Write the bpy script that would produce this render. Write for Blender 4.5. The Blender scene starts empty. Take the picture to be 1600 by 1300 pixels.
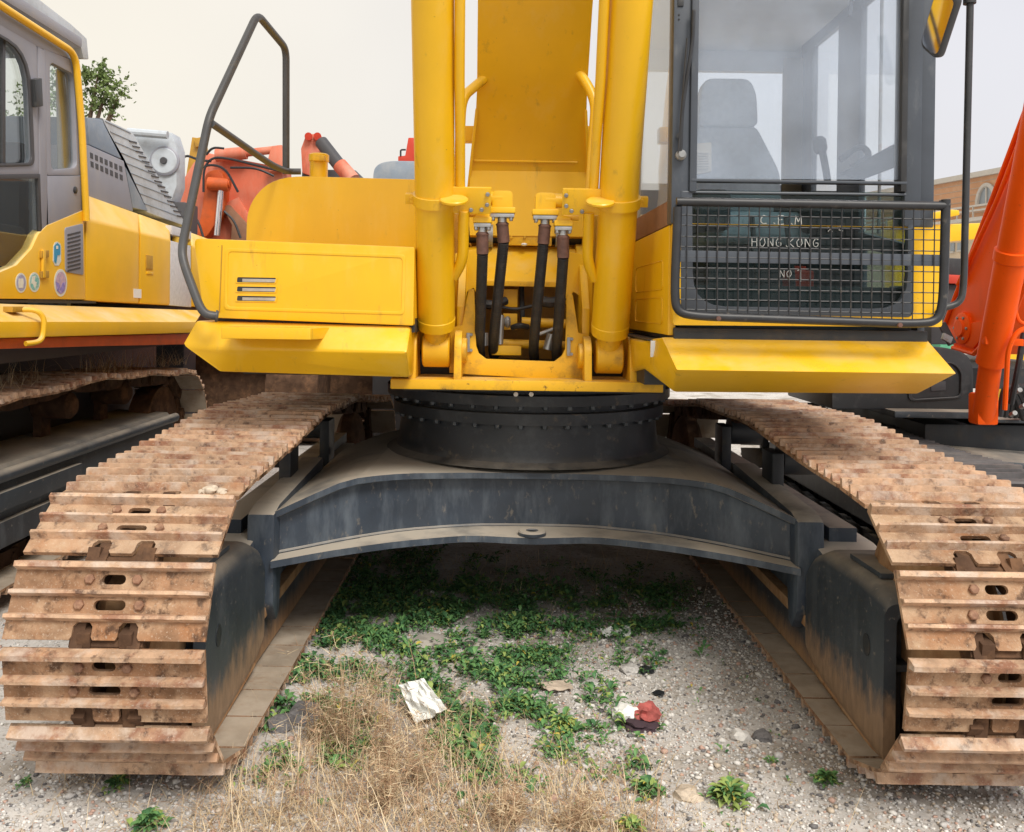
import bpy, bmesh, math, random
import numpy as np
from mathutils import Vector, Matrix, noise as mnoise

rnd = random.Random(7)
rng = np.random.default_rng(11)
scene = bpy.context.scene
COL = scene.collection
rad = math.radians

# ------------------------------------------------------------------ camera
FPX, CXP, CYP, CAMZ, ROLL = 1400.0, 780.0, 480.0, 1.60, rad(0.8)
cam_d = bpy.data.cameras.new('camera')
cam = bpy.data.objects.new('camera', cam_d); COL.objects.link(cam)
cam.location = (0, 0, CAMZ)
cam.rotation_euler = (rad(90), -ROLL, 0)
cam_d.sensor_fit = 'HORIZONTAL'; cam_d.sensor_width = 36.0
cam_d.lens = FPX / 1600 * 36.0
cam_d.shift_x = (800 - CXP) / 1600
cam_d.shift_y = -(650 - CYP) / 1600
cam_d.clip_start = 0.05; cam_d.clip_end = 1500
scene.camera = cam

# ------------------------------------------------------------------ sky and sun
SUN_EL, SUN_AZ = rad(50), rad(153)       # azimuth clockwise from +Y: behind the camera, a little to the right
world = bpy.data.worlds.new('World'); scene.world = world; world.use_nodes = True
wt = world.node_tree; wn = wt.nodes; wn.clear()
sky = wn.new('ShaderNodeTexSky'); sky.sky_type = 'NISHITA'; sky.sun_disc = False
sky.sun_elevation = SUN_EL; sky.sun_rotation = SUN_AZ
sky.air_density = 1.5; sky.dust_density = 6.0; sky.ozone_density = 1.0
geo = wn.new('ShaderNodeTexCoord'); sep = wn.new('ShaderNodeSeparateXYZ')
wt.links.new(geo.outputs['Generated'], sep.inputs[0])
mr = wn.new('ShaderNodeMapRange'); mr.inputs[1].default_value = -0.55; mr.inputs[2].default_value = 0.55
mr.interpolation_type = 'SMOOTHSTEP'
wt.links.new(sep.outputs['X'], mr.inputs[0])
haze = wn.new('ShaderNodeMix'); haze.data_type = 'RGBA'
haze.inputs['A'].default_value = (4.95, 4.57, 3.9, 1); haze.inputs['B'].default_value = (4.15, 4.10, 4.32, 1)
wt.links.new(mr.outputs[0], haze.inputs['Factor'])
cn = wn.new('ShaderNodeTexNoise'); cn.inputs['Scale'].default_value = 2.2; cn.inputs['Detail'].default_value = 4; wt.links.new(geo.outputs['Generated'], cn.inputs['Vector'])
cr_ = wn.new('ShaderNodeMapRange'); cr_.inputs[1].default_value = .3; cr_.inputs[2].default_value = .7; cr_.inputs[3].default_value = .95; cr_.inputs[4].default_value = 1.04; wt.links.new(cn.outputs['Fac'], cr_.inputs[0])
cm = wn.new('ShaderNodeVectorMath'); cm.operation = 'SCALE'; wt.links.new(haze.outputs['Result'], cm.inputs[0]); wt.links.new(cr_.outputs[0], cm.inputs['Scale'])
mixw = wn.new('ShaderNodeMix'); mixw.data_type = 'RGBA'; mixw.inputs['Factor'].default_value = 0.9
wt.links.new(sky.outputs[0], mixw.inputs['A']); wt.links.new(cm.outputs[0], mixw.inputs['B'])
bg = wn.new('ShaderNodeBackground'); bg.inputs['Strength'].default_value = 0.10
wo = wn.new('ShaderNodeOutputWorld')
wt.links.new(mixw.outputs['Result'], bg.inputs['Color']); wt.links.new(bg.outputs[0], wo.inputs[0])

sd = bpy.data.lights.new('sun', 'SUN'); sd.energy = 1.5; sd.angle = rad(24); sd.color = (1.0, 0.95, 0.86)
sun = bpy.data.objects.new('sun', sd); COL.objects.link(sun)
_dir = Vector((math.sin(SUN_AZ) * math.cos(SUN_EL), math.cos(SUN_AZ) * math.cos(SUN_EL), math.sin(SUN_EL)))
sun.rotation_euler = _dir.to_track_quat('Z', 'Y').to_euler()
sun.location = (-3, -4, 9)

scene.view_settings.view_transform = 'Standard'; scene.view_settings.look = 'None'
scene.view_settings.gamma = 1.0; scene.view_settings.use_curve_mapping = False
scene.view_settings.exposure = 1.03
scene.cycles.max_bounces = 8; scene.cycles.transparent_max_bounces = 16

# ------------------------------------------------------------------ points from the survey of the picture
_c, _s = math.cos(ROLL), math.sin(ROLL)
def ray(u, v):
    du, dv = u - CXP, v - CYP
    return ((_c * du + _s * dv) / FPX, -(-_s * du + _c * dv) / FPX)
def P(u, v, Y):
    a, b = ray(u, v); return Vector((a * Y, Y, CAMZ + b * Y))
def PX(u, v, X):                      # point on the plane x = X
    a, b = ray(u, v); Y = X / a; return Vector((X, Y, CAMZ + b * Y))
def PG(u, v, z=0.0):                  # point on the level z
    a, b = ray(u, v); Y = (z - CAMZ) / b; return Vector((a * Y, Y, z))

# ------------------------------------------------------------------ materials
MATS = {}
def mat(name, col, rough=0.5, metal=0.0, var=0.10, vscale=6.0, layers=(), bump=0.0, bscale=40.0, coat=0.0, rand=0.0, spec=0.5, mud=None):
    """layers: (colour, scale, lo, hi, amount, stretch, up, roughness)"""
    m = bpy.data.materials.new(name); m.use_nodes = True
    t = m.node_tree; n = t.nodes; L = t.links; b = n['Principled BSDF']
    b.inputs['Metallic'].default_value = metal
    b.inputs['Specular IOR Level'].default_value = spec
    if coat: b.inputs['Coat Weight'].default_value = coat; b.inputs['Coat Roughness'].default_value = 0.12
    g = n.new('ShaderNodeNewGeometry')
    def noise(scale, stretch=(1, 1, 1), detail=5.0, rough_=0.6, off=0.0):
        mp = n.new('ShaderNodeMapping'); mp.inputs['Scale'].default_value = stretch
        mp.inputs['Location'].default_value = (off, off * 1.7, off * .6)
        L.new(g.outputs['Position'], mp.inputs['Vector'])
        x = n.new('ShaderNodeTexNoise'); x.inputs['Scale'].default_value = scale
        x.inputs['Detail'].default_value = detail; x.inputs['Roughness'].default_value = rough_
        L.new(mp.outputs[0], x.inputs['Vector']); return x.outputs['Fac']
    def rng_(src, lo, hi, a, c):
        r = n.new('ShaderNodeMapRange'); r.inputs[1].default_value = lo; r.inputs[2].default_value = hi
        r.inputs[3].default_value = a; r.inputs[4].default_value = c; L.new(src, r.inputs[0]); return r.outputs[0]
    def mix(f, a, c):
        x = n.new('ShaderNodeMix'); x.data_type = 'RGBA'; L.new(f, x.inputs['Factor'])
        for s, k in ((a, 'A'), (c, 'B')):
            if isinstance(s, tuple): x.inputs[k].default_value = (*s, 1)
            else: L.new(s, x.inputs[k])
        return x.outputs['Result']
    lo = tuple(max(0, k * (1 - var)) for k in col); hi = tuple(min(1, k * (1 + var)) for k in col)
    c = mix(rng_(noise(vscale), .3, .7, 0, 1), lo, hi)
    if rand:
        oi = n.new('ShaderNodeObjectInfo')
        hv = n.new('ShaderNodeHueSaturation'); L.new(c, hv.inputs['Color'])
        L.new(rng_(oi.outputs['Random'], 0, 1, 1 - rand, 1 + rand), hv.inputs['Value']); c = hv.outputs['Color']
    rsock = None
    for i, ly in enumerate(layers):
        lc, sc, l0, l1, amt, stretch, up = ly[:7]
        f = rng_(noise(sc, stretch or (1, 1, 1), 5.0, .65, 3.1 * (i + 1)), l0, l1, 0, amt)
        if up:
            sp = n.new('ShaderNodeSeparateXYZ'); L.new(g.outputs['Normal'], sp.inputs[0])
            mm = n.new('ShaderNodeMath'); mm.operation = 'MULTIPLY'
            L.new(f, mm.inputs[0]); L.new(rng_(sp.outputs['Z'], .25, .85, 0, 1), mm.inputs[1]); f = mm.outputs[0]
        c = mix(f, c, lc)
        if len(ly) > 7:
            rr = n.new('ShaderNodeMix'); L.new(f, rr.inputs['Factor'])
            if rsock is None: rr.inputs['A'].default_value = rough
            else: L.new(rsock, rr.inputs['A'])
            rr.inputs['B'].default_value = ly[7]; rsock = rr.outputs['Result']
    if mud:                                    # caked dirt up to a ragged height
        mc, zlo, zhi, amp, msc = mud
        sp = n.new('ShaderNodeSeparateXYZ'); L.new(g.outputs['Position'], sp.inputs[0])
        ma = n.new('ShaderNodeMath'); ma.operation = 'MULTIPLY_ADD'; L.new(noise(msc, (1, 1, .45), 7.0, .7, 9.0), ma.inputs[0]); ma.inputs[1].default_value = -amp; L.new(sp.outputs['Z'], ma.inputs[2])
        f = rng_(ma.outputs[0], zhi - amp * .5, zlo - amp * .5, 0, 1); f2 = rng_(noise(35, (1, 1, .3), 4.0, .6, 1.0), .3, .7, 0, 1)
        c = mix(f, c, mix(f2, tuple(k * .75 for k in mc), tuple(min(1, k * 1.2) for k in mc)))
    L.new(c, b.inputs['Base Color'])
    if rsock is None: b.inputs['Roughness'].default_value = rough
    else: L.new(rsock, b.inputs['Roughness'])
    if bump:
        bp = n.new('ShaderNodeBump'); bp.inputs['Strength'].default_value = bump; bp.inputs['Distance'].default_value = 0.01
        L.new(noise(bscale, (1, 1, 1), 8.0), bp.inputs['Height']); L.new(bp.outputs[0], b.inputs['Normal'])
    MATS[name] = m; return m

def glass_mat(name, tint, haze, refl, hazecol=(.75, .8, .88), fs=1.0):
    m = bpy.data.materials.new(name); m.use_nodes = True
    t = m.node_tree; n = t.nodes; L = t.links; n.clear()
    o = n.new('ShaderNodeOutputMaterial')
    tr = n.new('ShaderNodeBsdfTransparent'); tr.inputs[0].default_value = (*tint, 1)
    df = n.new('ShaderNodeBsdfDiffuse'); df.inputs[0].default_value = (*hazecol, 1)
    gl = n.new('ShaderNodeBsdfGlossy'); gl.inputs['Roughness'].default_value = 0.02
    g = n.new('ShaderNodeNewGeometry'); x = n.new('ShaderNodeTexNoise'); x.inputs['Scale'].default_value = 3.0; x.inputs['Detail'].default_value = 7
    L.new(g.outputs['Position'], x.inputs['Vector'])
    r = n.new('ShaderNodeMapRange'); r.inputs[1].default_value = .3; r.inputs[2].default_value = .75
    r.inputs[3].default_value = haze * .6; r.inputs[4].default_value = haze * 1.5; L.new(x.outputs['Fac'], r.inputs[0])
    m1 = n.new('ShaderNodeMixShader'); L.new(r.outputs[0], m1.inputs[0]); L.new(tr.outputs[0], m1.inputs[1]); L.new(df.outputs[0], m1.inputs[2])
    fr = n.new('ShaderNodeFresnel'); io = n.new('ShaderNodeMath'); io.operation = 'MULTIPLY_ADD'; io.inputs[1].default_value = -.8333; io.inputs[2].default_value = 1.5
    L.new(g.outputs['Backfacing'], io.inputs[0]); L.new(io.outputs[0], fr.inputs[0])
    ad = n.new('ShaderNodeMath'); ad.operation = 'MULTIPLY_ADD'; ad.inputs[1].default_value = fs; ad.inputs[2].default_value = refl; L.new(fr.outputs[0], ad.inputs[0])
    m2 = n.new('ShaderNodeMixShader'); L.new(ad.outputs[0], m2.inputs[0]); L.new(m1.outputs[0], m2.inputs[1]); L.new(gl.outputs[0], m2.inputs[2])
    L.new(m2.outputs[0], o.inputs[0]); MATS[name] = m; return m

GRIME = (.16, .10, .045)
mat('yellow', (.84, .485, .007), .36, var=.05, vscale=2.5, coat=.12, bump=.02, bscale=6,
    layers=[((.68, .37, .02), 3.0, .52, .75, .25, (1, 1, .25), False, .5), ((.84, .53, .08), 7, .54, .72, .5, (1, 1, .3), False, .55), (GRIME, 11, .62, .76, .36, (1.5, 1.5, .35), False, .7),
            ((.12, .06, .02), 60, .705, .73, .8, None, False, .7), ((.66, .54, .30), 5, .40, .75, .45, None, True, .8)])
mat('yellow_worn', (.77, .43, .010), .45, var=.07, vscale=5, bump=.04, bscale=20,
    layers=[(GRIME, 9, .52, .70, .55, None, False, .75), ((.10, .05, .02), 26, .64, .72, .85, None, False, .85),
            ((.55, .43, .24), 6, .38, .7, .6, None, True, .85)])
mat('yellow_pale', (.86, .50, .018), .40, var=.06, vscale=3, coat=.15,
    layers=[((.74, .48, .14), 4, .48, .75, .35, (1, 1, .4), False, .55), ((.78, .66, .42), 3, .30, .65, .75, None, True, .75)])
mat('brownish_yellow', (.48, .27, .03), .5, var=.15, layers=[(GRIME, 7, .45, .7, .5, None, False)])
mat('black_steel', (.038, .052, .074), .44, var=.25, vscale=4, bump=.05, bscale=30,
    layers=[((.19, .225, .265), 6, .46, .72, .55, (1.2, 1.2, .35), False, .6), ((.24, .21, .17), 30, .60, .70, .55, (1, 1, .5), False, .8),
            ((.50, .45, .38), 2.2, .20, .50, .95, None, True, .95)])
mat('ring_steel', (.020, .025, .033), .42, var=.25, vscale=5, bump=.05, bscale=30, layers=[((.10, .11, .12), 9, .52, .72, .4, None, False, .6), ((.20, .16, .11), 16, .60, .72, .5, None, False, .8), ((.30, .27, .23), 3, .35, .6, .6, None, True, .95)])
mat('dark_steel', (.020, .024, .030), .5, var=.2, layers=[((.11, .085, .06), 8, .50, .75, .5, None, False, .85)])
_GL = [((.15, .17, .19), 6, .50, .75, .45, (1.2, 1.2, .35), False, .6), ((.30, .27, .23), 40, .62, .70, .6, None, False, .8), ((.42, .37, .30), 2.2, .25, .6, .8, None, True, .95)]
mat('guard_steel', (.040, .050, .062), .45, var=.2, vscale=6, bump=.03, bscale=30, layers=_GL)
mat('guard_scraped', (.040, .050, .062), .45, var=.2, vscale=6, bump=.06, bscale=30, layers=_GL, mud=((.30, .195, .12), .20, .31, .34, 16.0))
mat('roller_guard_steel', (.040, .042, .048), .6, var=.25, vscale=6, bump=.06, bscale=30, layers=_GL, mud=((.34, .20, .105), .10, .20, .16, 11.0))
mat('slate_paint', (.060, .072, .092), .38, var=.12, layers=[((.2, .21, .22), 14, .60, .78, .35, (1, 1, .4), False, .6)])
mat('cage_black', (.022, .024, .029), .45, var=.25, vscale=20, bump=.05, layers=[((.16, .14, .12), 22, .60, .72, .5, None, False, .8)])
mat('rail_grey', (.075, .078, .084), .42, var=.12, vscale=9, layers=[((.2, .17, .13), 14, .60, .75, .5, None, False, .8)])
mat('rust_shoe', (.275, .155, .088), .85, var=.35, vscale=9, bump=.45, bscale=80, rand=.18, spec=.25,
    layers=[((.54, .38, .25), 6, .44, .62, .70, None, False), ((.36, .155, .062), 5, .54, .68, .55, None, False), ((.065, .034, .022), 18, .53, .65, .85, None, False),
            ((.55, .45, .36), 130, .58, .66, .5, None, False), ((.56, .44, .33), 4, .42, .72, .45, None, True)])
mat('rust_edge', (.48, .315, .205), .62, var=.3, vscale=18, bump=.35, bscale=90, rand=.14, spec=.5,
    layers=[((.22, .080, .042), 8, .50, .62, .75, None, False), ((.40, .175, .07), 13, .54, .68, .5, None, False), ((.085, .045, .03), 24, .55, .67, .8, None, False), ((.58, .48, .40), 9, .50, .64, .7, None, False, .45), ((.64, .56, .48), 140, .6, .68, .5, None, False)])
mat('dusty_inner', (.34, .285, .225), .95, var=.2, vscale=6, bump=.15, rand=.10, spec=.1, layers=[((.24, .15, .09), 10, .54, .68, .5, None, False), ((.46, .40, .33), 5, .45, .65, .6, None, False)])
mat('rust_bolt', (.20, .105, .065), .8, var=.3, vscale=60, rand=.3, layers=[((.42, .26, .16), 50, .5, .65, .6, None, False)])
mat('rust_dark', (.085, .048, .030), .9, var=.35, vscale=12, bump=.2, bscale=60, spec=.2, layers=[((.24, .13, .07), 9, .5, .7, .6, None, False)])
mat('rust_mud', (.34, .20, .105), .92, var=.25, vscale=9, bump=.2, bscale=50, spec=.15,
    layers=[((.20, .085, .035), 9, .48, .7, .7, (1, 1, .35), False), ((.46, .32, .20), 14, .5, .7, .6, None, False)])
mat('dark_shoe', (.10, .095, .10), .7, var=.3, vscale=9, bump=.2, rand=.15, layers=[((.22, .19, .17), 6, .45, .7, .6, (.5, 1, 1), False)])
mat('trim_brick', (.48, .36, .27), .9, var=.1)
mat('rubber', (.018, .020, .025), .55, var=.25, vscale=30, bump=.08, bscale=160, layers=[((.12, .11, .10), 25, .55, .75, .4, None, False, .85)])
mat('steel', (.42, .43, .44), .38, metal=.75, var=.15, vscale=20)
mat('steel_dull', (.30, .31, .32), .5, metal=.5, var=.2, vscale=20, layers=[((.25, .14, .07), 30, .55, .7, .6, None, False, .8)])
mat('rust_ferrule', (.13, .065, .05), .7, var=.3, vscale=40)
mat('chrome', (.72, .72, .78), .15, metal=.9, var=.03)
mat('mirror', (.85, .85, .86), .05, metal=1.0, var=.01)
mat('white_part_hole_light', (.78, .78, .78), .5, var=.05)
mat('plastic_film', (.62, .62, .64), .35, var=.12, vscale=30, bump=.3, bscale=60)
mat('cab_grey', (.27, .28, .335), .42, var=.05, vscale=5, layers=[((.36, .34, .32), 6, .5, .75, .4, (1, 1, .4), False, .6)])
mat('cab_dark', (.055, .055, .062), .5, var=.1)
mat('blue_grey', (.22, .28, .37), .5, var=.10, vscale=5, layers=[((.42, .44, .46), 4, .45, .7, .5, None, False), ((.50, .47, .42), 3, .4, .7, .5, None, True)])
mat('light_grey', (.48, .53, .59), .55, var=.1, vscale=4, layers=[((.25, .25, .25), 8, .5, .7, .4, None, False)])
mat('orange', (.90, .105, .005), .45, var=.06, vscale=3, spec=.15, layers=[((.66, .12, .03), 6, .52, .75, .4, (1, 1, .4), False, .5), ((.25, .06, .02), 30, .64, .72, .5, None, False, .7)])
mat('orange_faded', (.66, .16, .085), .6, var=.10, vscale=2, layers=[((.62, .32, .24), 2.5, .42, .66, .75, (1, 1, .4), False), ((.36, .10, .05), 6, .56, .72, .6, (1, 1, .3), False)])
mat('red', (.55, .045, .02), .45, var=.1)
mat('red_orange', (.62, .11, .02), .5, var=.12, layers=[((.3, .08, .03), 6, .5, .7, .5, None, False)])
mat('pipe_brown', (.26, .13, .075), .7, var=.2)
mat('plastic_black', (.030, .032, .036), .42, var=.15, layers=[((.22, .21, .20), 5, .45, .7, .4, None, True, .8), ((.12, .12, .12), 12, .55, .75, .4, None, False, .7)])
mat('interior', (.46, .51, .60), .8, var=.08)
mat('interior_dark', (.045, .05, .06), .8, var=.1)
mat('seat_cloth', (.42, .48, .56), .95, var=.12, vscale=30, bump=.1)
mat('curtain', (.52, .46, .36), .9, var=.1)
mat('curtain_brown', (.27, .16, .09), .9, var=.15)
mat('cream', (.50, .46, .38), .8, var=.06)
mat('white_paint', (.80, .82, .80), .7, var=.05)
mat('chalk', (.50, .52, .52), .8, var=.25, vscale=90)
mat('sticker_rim', (.66, .70, .66), .5, var=.05)
mat('sticker_blue', (.04, .30, .52), .5, var=.1, vscale=40)
mat('sticker_teal', (.18, .46, .44), .5, var=.3, vscale=60, layers=[((.55, .66, .62), 70, .5, .6, .8, None, False)])
mat('sticker_violet', (.24, .20, .52), .5, var=.3, vscale=60, layers=[((.50, .40, .62), 60, .5, .6, .8, None, False)])
mat('sticker_lilac', (.48, .36, .50), .5, var=.2, vscale=60, layers=[((.70, .45, .45), 70, .5, .62, .8, None, False)])
mat('sticker_slate', (.36, .36, .52), .5, var=.2, vscale=60)
mat('sticker_pale', (.74, .74, .66), .5, var=.1, vscale=60)
mat('brick_wall', (.56, .31, .18), .9, var=.12, vscale=.6, layers=[((.62, .42, .28), 3, .5, .7, .5, None, False)])
mat('render_wall', (.60, .50, .38), .9, var=.1, vscale=.5)
mat('trim', (.55, .52, .48), .8, var=.08)
mat('window_pane', (.30, .34, .38), .15, var=.2, vscale=.5)
mat('green_net', (.12, .42, .26), .8, var=.2)
mat('bark', (.12, .085, .06), .95, var=.3, vscale=8, bump=.4)
mat('paper', (.84, .82, .77), .85, var=.12, vscale=30, layers=[((.50, .45, .38), 26, .58, .68, .5, None, False)])
mat('foil_white', (.80, .82, .80), .4, var=.06)
mat('rag_red', (.40, .10, .09), .9, var=.3, vscale=30)
mat('rag_dark', (.05, .03, .04), .9, var=.3)
mat('card', (.50, .42, .34), .9, var=.15, vscale=15)
mat('black_bag', (.02, .022, .026), .35, var=.2)
mat('concrete', (.42, .39, .35), .95, var=.18, vscale=14, bump=.3)
mat('yolk', (.66, .56, .30), .8, var=.1)
glass_mat('glass_cab', (.95, .97, .99), .14, .02, (.68, .80, 1.0))
glass_mat('glass_low', (.55, .66, .66), .010, 0, (.4, .45, .45), .55)
glass_mat('glass_side', (.96, .97, .97), .06, .01, (.70, .70, .66))
glass_mat('glass_left', (.88, .92, .92), .010, .05, (.6, .64, .68))

# ------------------------------------------------------------------ mesh builder
ROOTLOC = {}
def props(o, label=None, cat=None, group=None, kind=None):
    if label: o['label'] = label
    if cat: o['category'] = cat
    if group: o['group'] = group
    if kind: o['kind'] = kind
    return o
def thing(name, loc, label, cat, group=None):
    o = bpy.data.objects.new(name, None); COL.objects.link(o); o.location = loc
    o.empty_display_size = .3
    ROOTLOC[o] = Vector(loc); return props(o, label, cat, group)

class MB:
    def __init__(s): s.bm = bmesh.new()
    def _fin(s, vs, bev, seg=2, ang=.5):
        fs = set(f for v in vs for f in v.link_faces)
        bmesh.ops.recalc_face_normals(s.bm, faces=list(fs))
        if bev:
            es = [e for e in set(e for v in vs for e in v.link_edges) if len(e.link_faces) == 2 and e.calc_face_angle(0) > ang]
            if es: bmesh.ops.bevel(s.bm, geom=es, offset=bev, segments=seg, profile=.6, affect='EDGES', clamp_overlap=True)
        return s
    def box(s, x0, x1, y0, y1, z0, z1, bev=0, M=None):
        ps = [Vector((x, y, z)) for x in (x0, x1) for y in (y0, y1) for z in (z0, z1)]
        if M is not None: ps = [M @ p for p in ps]
        return s.hexa(ps, bev)
    def hexa(s, ps, bev=0):            # 8 points in x,y,z binary order
        v = [s.bm.verts.new(p) for p in ps]
        for q in ((0, 1, 3, 2), (4, 6, 7, 5), (0, 4, 5, 1), (2, 3, 7, 6), (0, 2, 6, 4), (1, 5, 7, 3)): s.bm.faces.new([v[i] for i in q])
        return s._fin(v, bev)
    def prism(s, pts, vec, bev=0, pts2=None):
        vec = Vector(vec) if vec is not None else None
        a = [s.bm.verts.new(Vector(p)) for p in pts]
        b = [s.bm.verts.new(Vector(p)) for p in pts2] if pts2 else [s.bm.verts.new(Vector(p) + vec) for p in pts]
        s.bm.faces.new(a); s.bm.faces.new(b[::-1]); n = len(a)
        for i in range(n): s.bm.faces.new([a[i], b[i], b[(i + 1) % n], a[(i + 1) % n]])
        return s._fin(a + b, bev)
    def ringprism(s, outer, inner, vec, bev=0):   # frame with an opening: outer and inner loops of equal length
        vec = Vector(vec); n = len(outer)
        A = [s.bm.verts.new(Vector(p)) for p in outer]; B = [s.bm.verts.new(Vector(p)) for p in inner]
        C = [s.bm.verts.new(Vector(p) + vec) for p in outer]; D = [s.bm.verts.new(Vector(p) + vec) for p in inner]
        for i in range(n):
            j = (i + 1) % n
            for q in ((A[i], A[j], B[j], B[i]), (C[j], C[i], D[i], D[j]), (A[j], A[i], C[i], C[j]), (B[i], B[j], D[j], D[i])): s.bm.faces.new(q)
        return s._fin(A + B + C + D, bev)
    def tube(s, path, r, n=10, radii=None, closed=False, flat=None):
        path = [Vector(p) for p in path]; m = len(path); rings = []
        t0 = (path[1] - path[0]).normalized()
        up = Vector((0, 0, 1)) if abs(t0.z) < .9 else Vector((0, 1, 0))
        u = t0.cross(up).normalized()
        for i, p in enumerate(path):
            if closed: t = (path[(i + 1) % m] - path[i - 1]).normalized()
            elif i == 0: t = t0
            elif i == m - 1: t = (path[i] - path[i - 1]).normalized()
            else: t = ((path[i + 1] - p).normalized() + (p - path[i - 1]).normalized()).normalized()
            u = (u - t * u.dot(t)).normalized(); w = t.cross(u)
            rr = radii[i] if radii else r
            f = flat or 1.0
            rings.append([s.bm.verts.new(p + (u * math.cos(a) + w * math.sin(a) * f) * rr) for a in [2 * math.pi * k / n for k in range(n)]])
        k2 = m if closed else m - 1
        for i in range(k2):
            A, B = rings[i], rings[(i + 1) % m]
            for k in range(n): s.bm.faces.new((A[k], A[(k + 1) % n], B[(k + 1) % n], B[k]))
        if not closed: s.bm.faces.new(rings[0][::-1]); s.bm.faces.new(rings[-1])
        return s._fin([v for R_ in rings for v in R_], 0)
    def cyl(s, p0, p1, r, r1=None, n=16): return s.tube([p0, p1], r, n, radii=[r, r if r1 is None else r1])
    def lathe(s, p0, axis, prof, n=24):
        p0 = Vector(p0); ax = Vector(axis).normalized()
        return s.tube_prof(p0, ax, prof, n)
    def tube_prof(s, p0, ax, prof, n):
        up = Vector((0, 0, 1)) if abs(ax.z) < .9 else Vector((0, 1, 0))
        u = ax.cross(up).normalized(); w = ax.cross(u); rings = []
        for (d, r) in prof:
            r = max(r, 1e-4)
            rings.append([s.bm.verts.new(p0 + ax * d + (u * math.cos(2 * math.pi * k / n) + w * math.sin(2 * math.pi * k / n)) * r) for k in range(n)])
        for A, B in zip(rings, rings[1:]):
            for k in range(n): s.bm.faces.new((A[k], A[(k + 1) % n], B[(k + 1) % n], B[k]))
        s.bm.faces.new(rings[0][::-1]); s.bm.faces.new(rings[-1])
        return s._fin([v for R_ in rings for v in R_], 0)
    def hexbolt(s, p, axis, r, h): return s.tube_prof(Vector(p), Vector(axis).normalized(), [(0, r), (h * .8, r), (h, r * .8)], 6)
    def blob(s, c, r, sub=2, amp=.25, sc=2.0, flat=1.0, seed=0):
        d = bmesh.ops.create_icosphere(s.bm, subdivisions=sub, radius=1.0); c = Vector(c)
        for v in d['verts']:
            k = 1 + amp * mnoise.noise(v.co * sc + Vector((seed, seed * 2, 0)))
            v.co = c + Vector((v.co.x * r * k, v.co.y * r * k, v.co.z * r * k * flat))
        return s
    def mesh(s, name, smooth=35, root=None):
        if root is not None: bmesh.ops.translate(s.bm, verts=s.bm.verts[:], vec=-root)
        me = bpy.data.meshes.new(name); s.bm.to_mesh(me); s.bm.free()
        if smooth:
            me.polygons.foreach_set('use_smooth', [True] * len(me.polygons)); me.set_sharp_from_angle(angle=rad(smooth))
        return me
    def build(s, name, m, parent=None, smooth=35, loc=None, label=None):
        root = ROOTLOC[parent] if parent is not None else Vector(loc or (0, 0, 0))
        me = s.mesh(name, smooth, root)
        ms = m if isinstance(m, (list, tuple)) else [m]
        for x in ms: me.materials.append(MATS[x])
        o = bpy.data.objects.new(name, me); COL.objects.link(o)
        if parent is not None: o.parent = parent; ROOTLOC[o] = root
        else: o.location = root; ROOTLOC[o] = root
        if label: o['label'] = label
        return o
def arc(p, q, r_pts=8): ...
def bez(pts, r=.05, n=5):
    """polyline with rounded corners"""
    pts = [Vector(p) for p in pts]; out = [pts[0]]
    for i in range(1, len(pts) - 1):
        a, b, c = pts[i - 1], pts[i], pts[i + 1]
        d1 = min(r, (a - b).length * .48); d2 = min(r, (c - b).length * .48)
        p0 = b + (a - b).normalized() * d1; p1 = b + (c - b).normalized() * d2
        for k in range(n + 1):
            t = k / n; out.append(p0 * (1 - t) ** 2 + b * 2 * t * (1 - t) + p1 * t * t)
    out.append(pts[-1]); return out
def rounded(pts, r, n=4):
    """closed polygon with rounded corners"""
    pts = [Vector(p) for p in pts]; out = []; m = len(pts)
    for i in range(m):
        a, b, c = pts[i - 1], pts[i], pts[(i + 1) % m]
        rr = r[i] if isinstance(r, (list, tuple)) else r
        d1 = min(rr, (a - b).length * .48); d2 = min(rr, (c - b).length * .48)
        p0 = b + (a - b).normalized() * d1; p1 = b + (c - b).normalized() * d2
        for k in range(n + 1):
            t = k / n; out.append(p0 * (1 - t) ** 2 + b * 2 * t * (1 - t) + p1 * t * t)
    return out
def rawmesh(name, V, Fc, m, smooth=False):
    me = bpy.data.meshes.new(name); V = np.asarray(V, dtype=np.float32); Fc = np.asarray(Fc, dtype=np.int32)
    me.vertices.add(len(V)); me.vertices.foreach_set('co', V.ravel())
    k = Fc.shape[1]; me.loops.add(Fc.size); me.loops.foreach_set('vertex_index', Fc.ravel())
    me.polygons.add(len(Fc)); me.polygons.foreach_set('loop_start', np.arange(0, Fc.size, k, dtype=np.int32))
    if smooth: me.polygons.foreach_set('use_smooth', [True] * len(Fc))
    me.update(calc_edges=True); me.validate()
    for x in (m if isinstance(m, (list, tuple)) else [m]): me.materials.append(MATS[x])
    o = bpy.data.objects.new(name, me); COL.objects.link(o); ROOTLOC[o] = Vector((0, 0, 0)); return o
# ================================================================== main excavator: undercarriage
XC, YC = 0.17, 5.08
ex = thing('yellow_excavator', (XC, YC, 0), 'large yellow crawler excavator seen head-on, cab on the right, rusty tracks', 'excavator')

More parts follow.
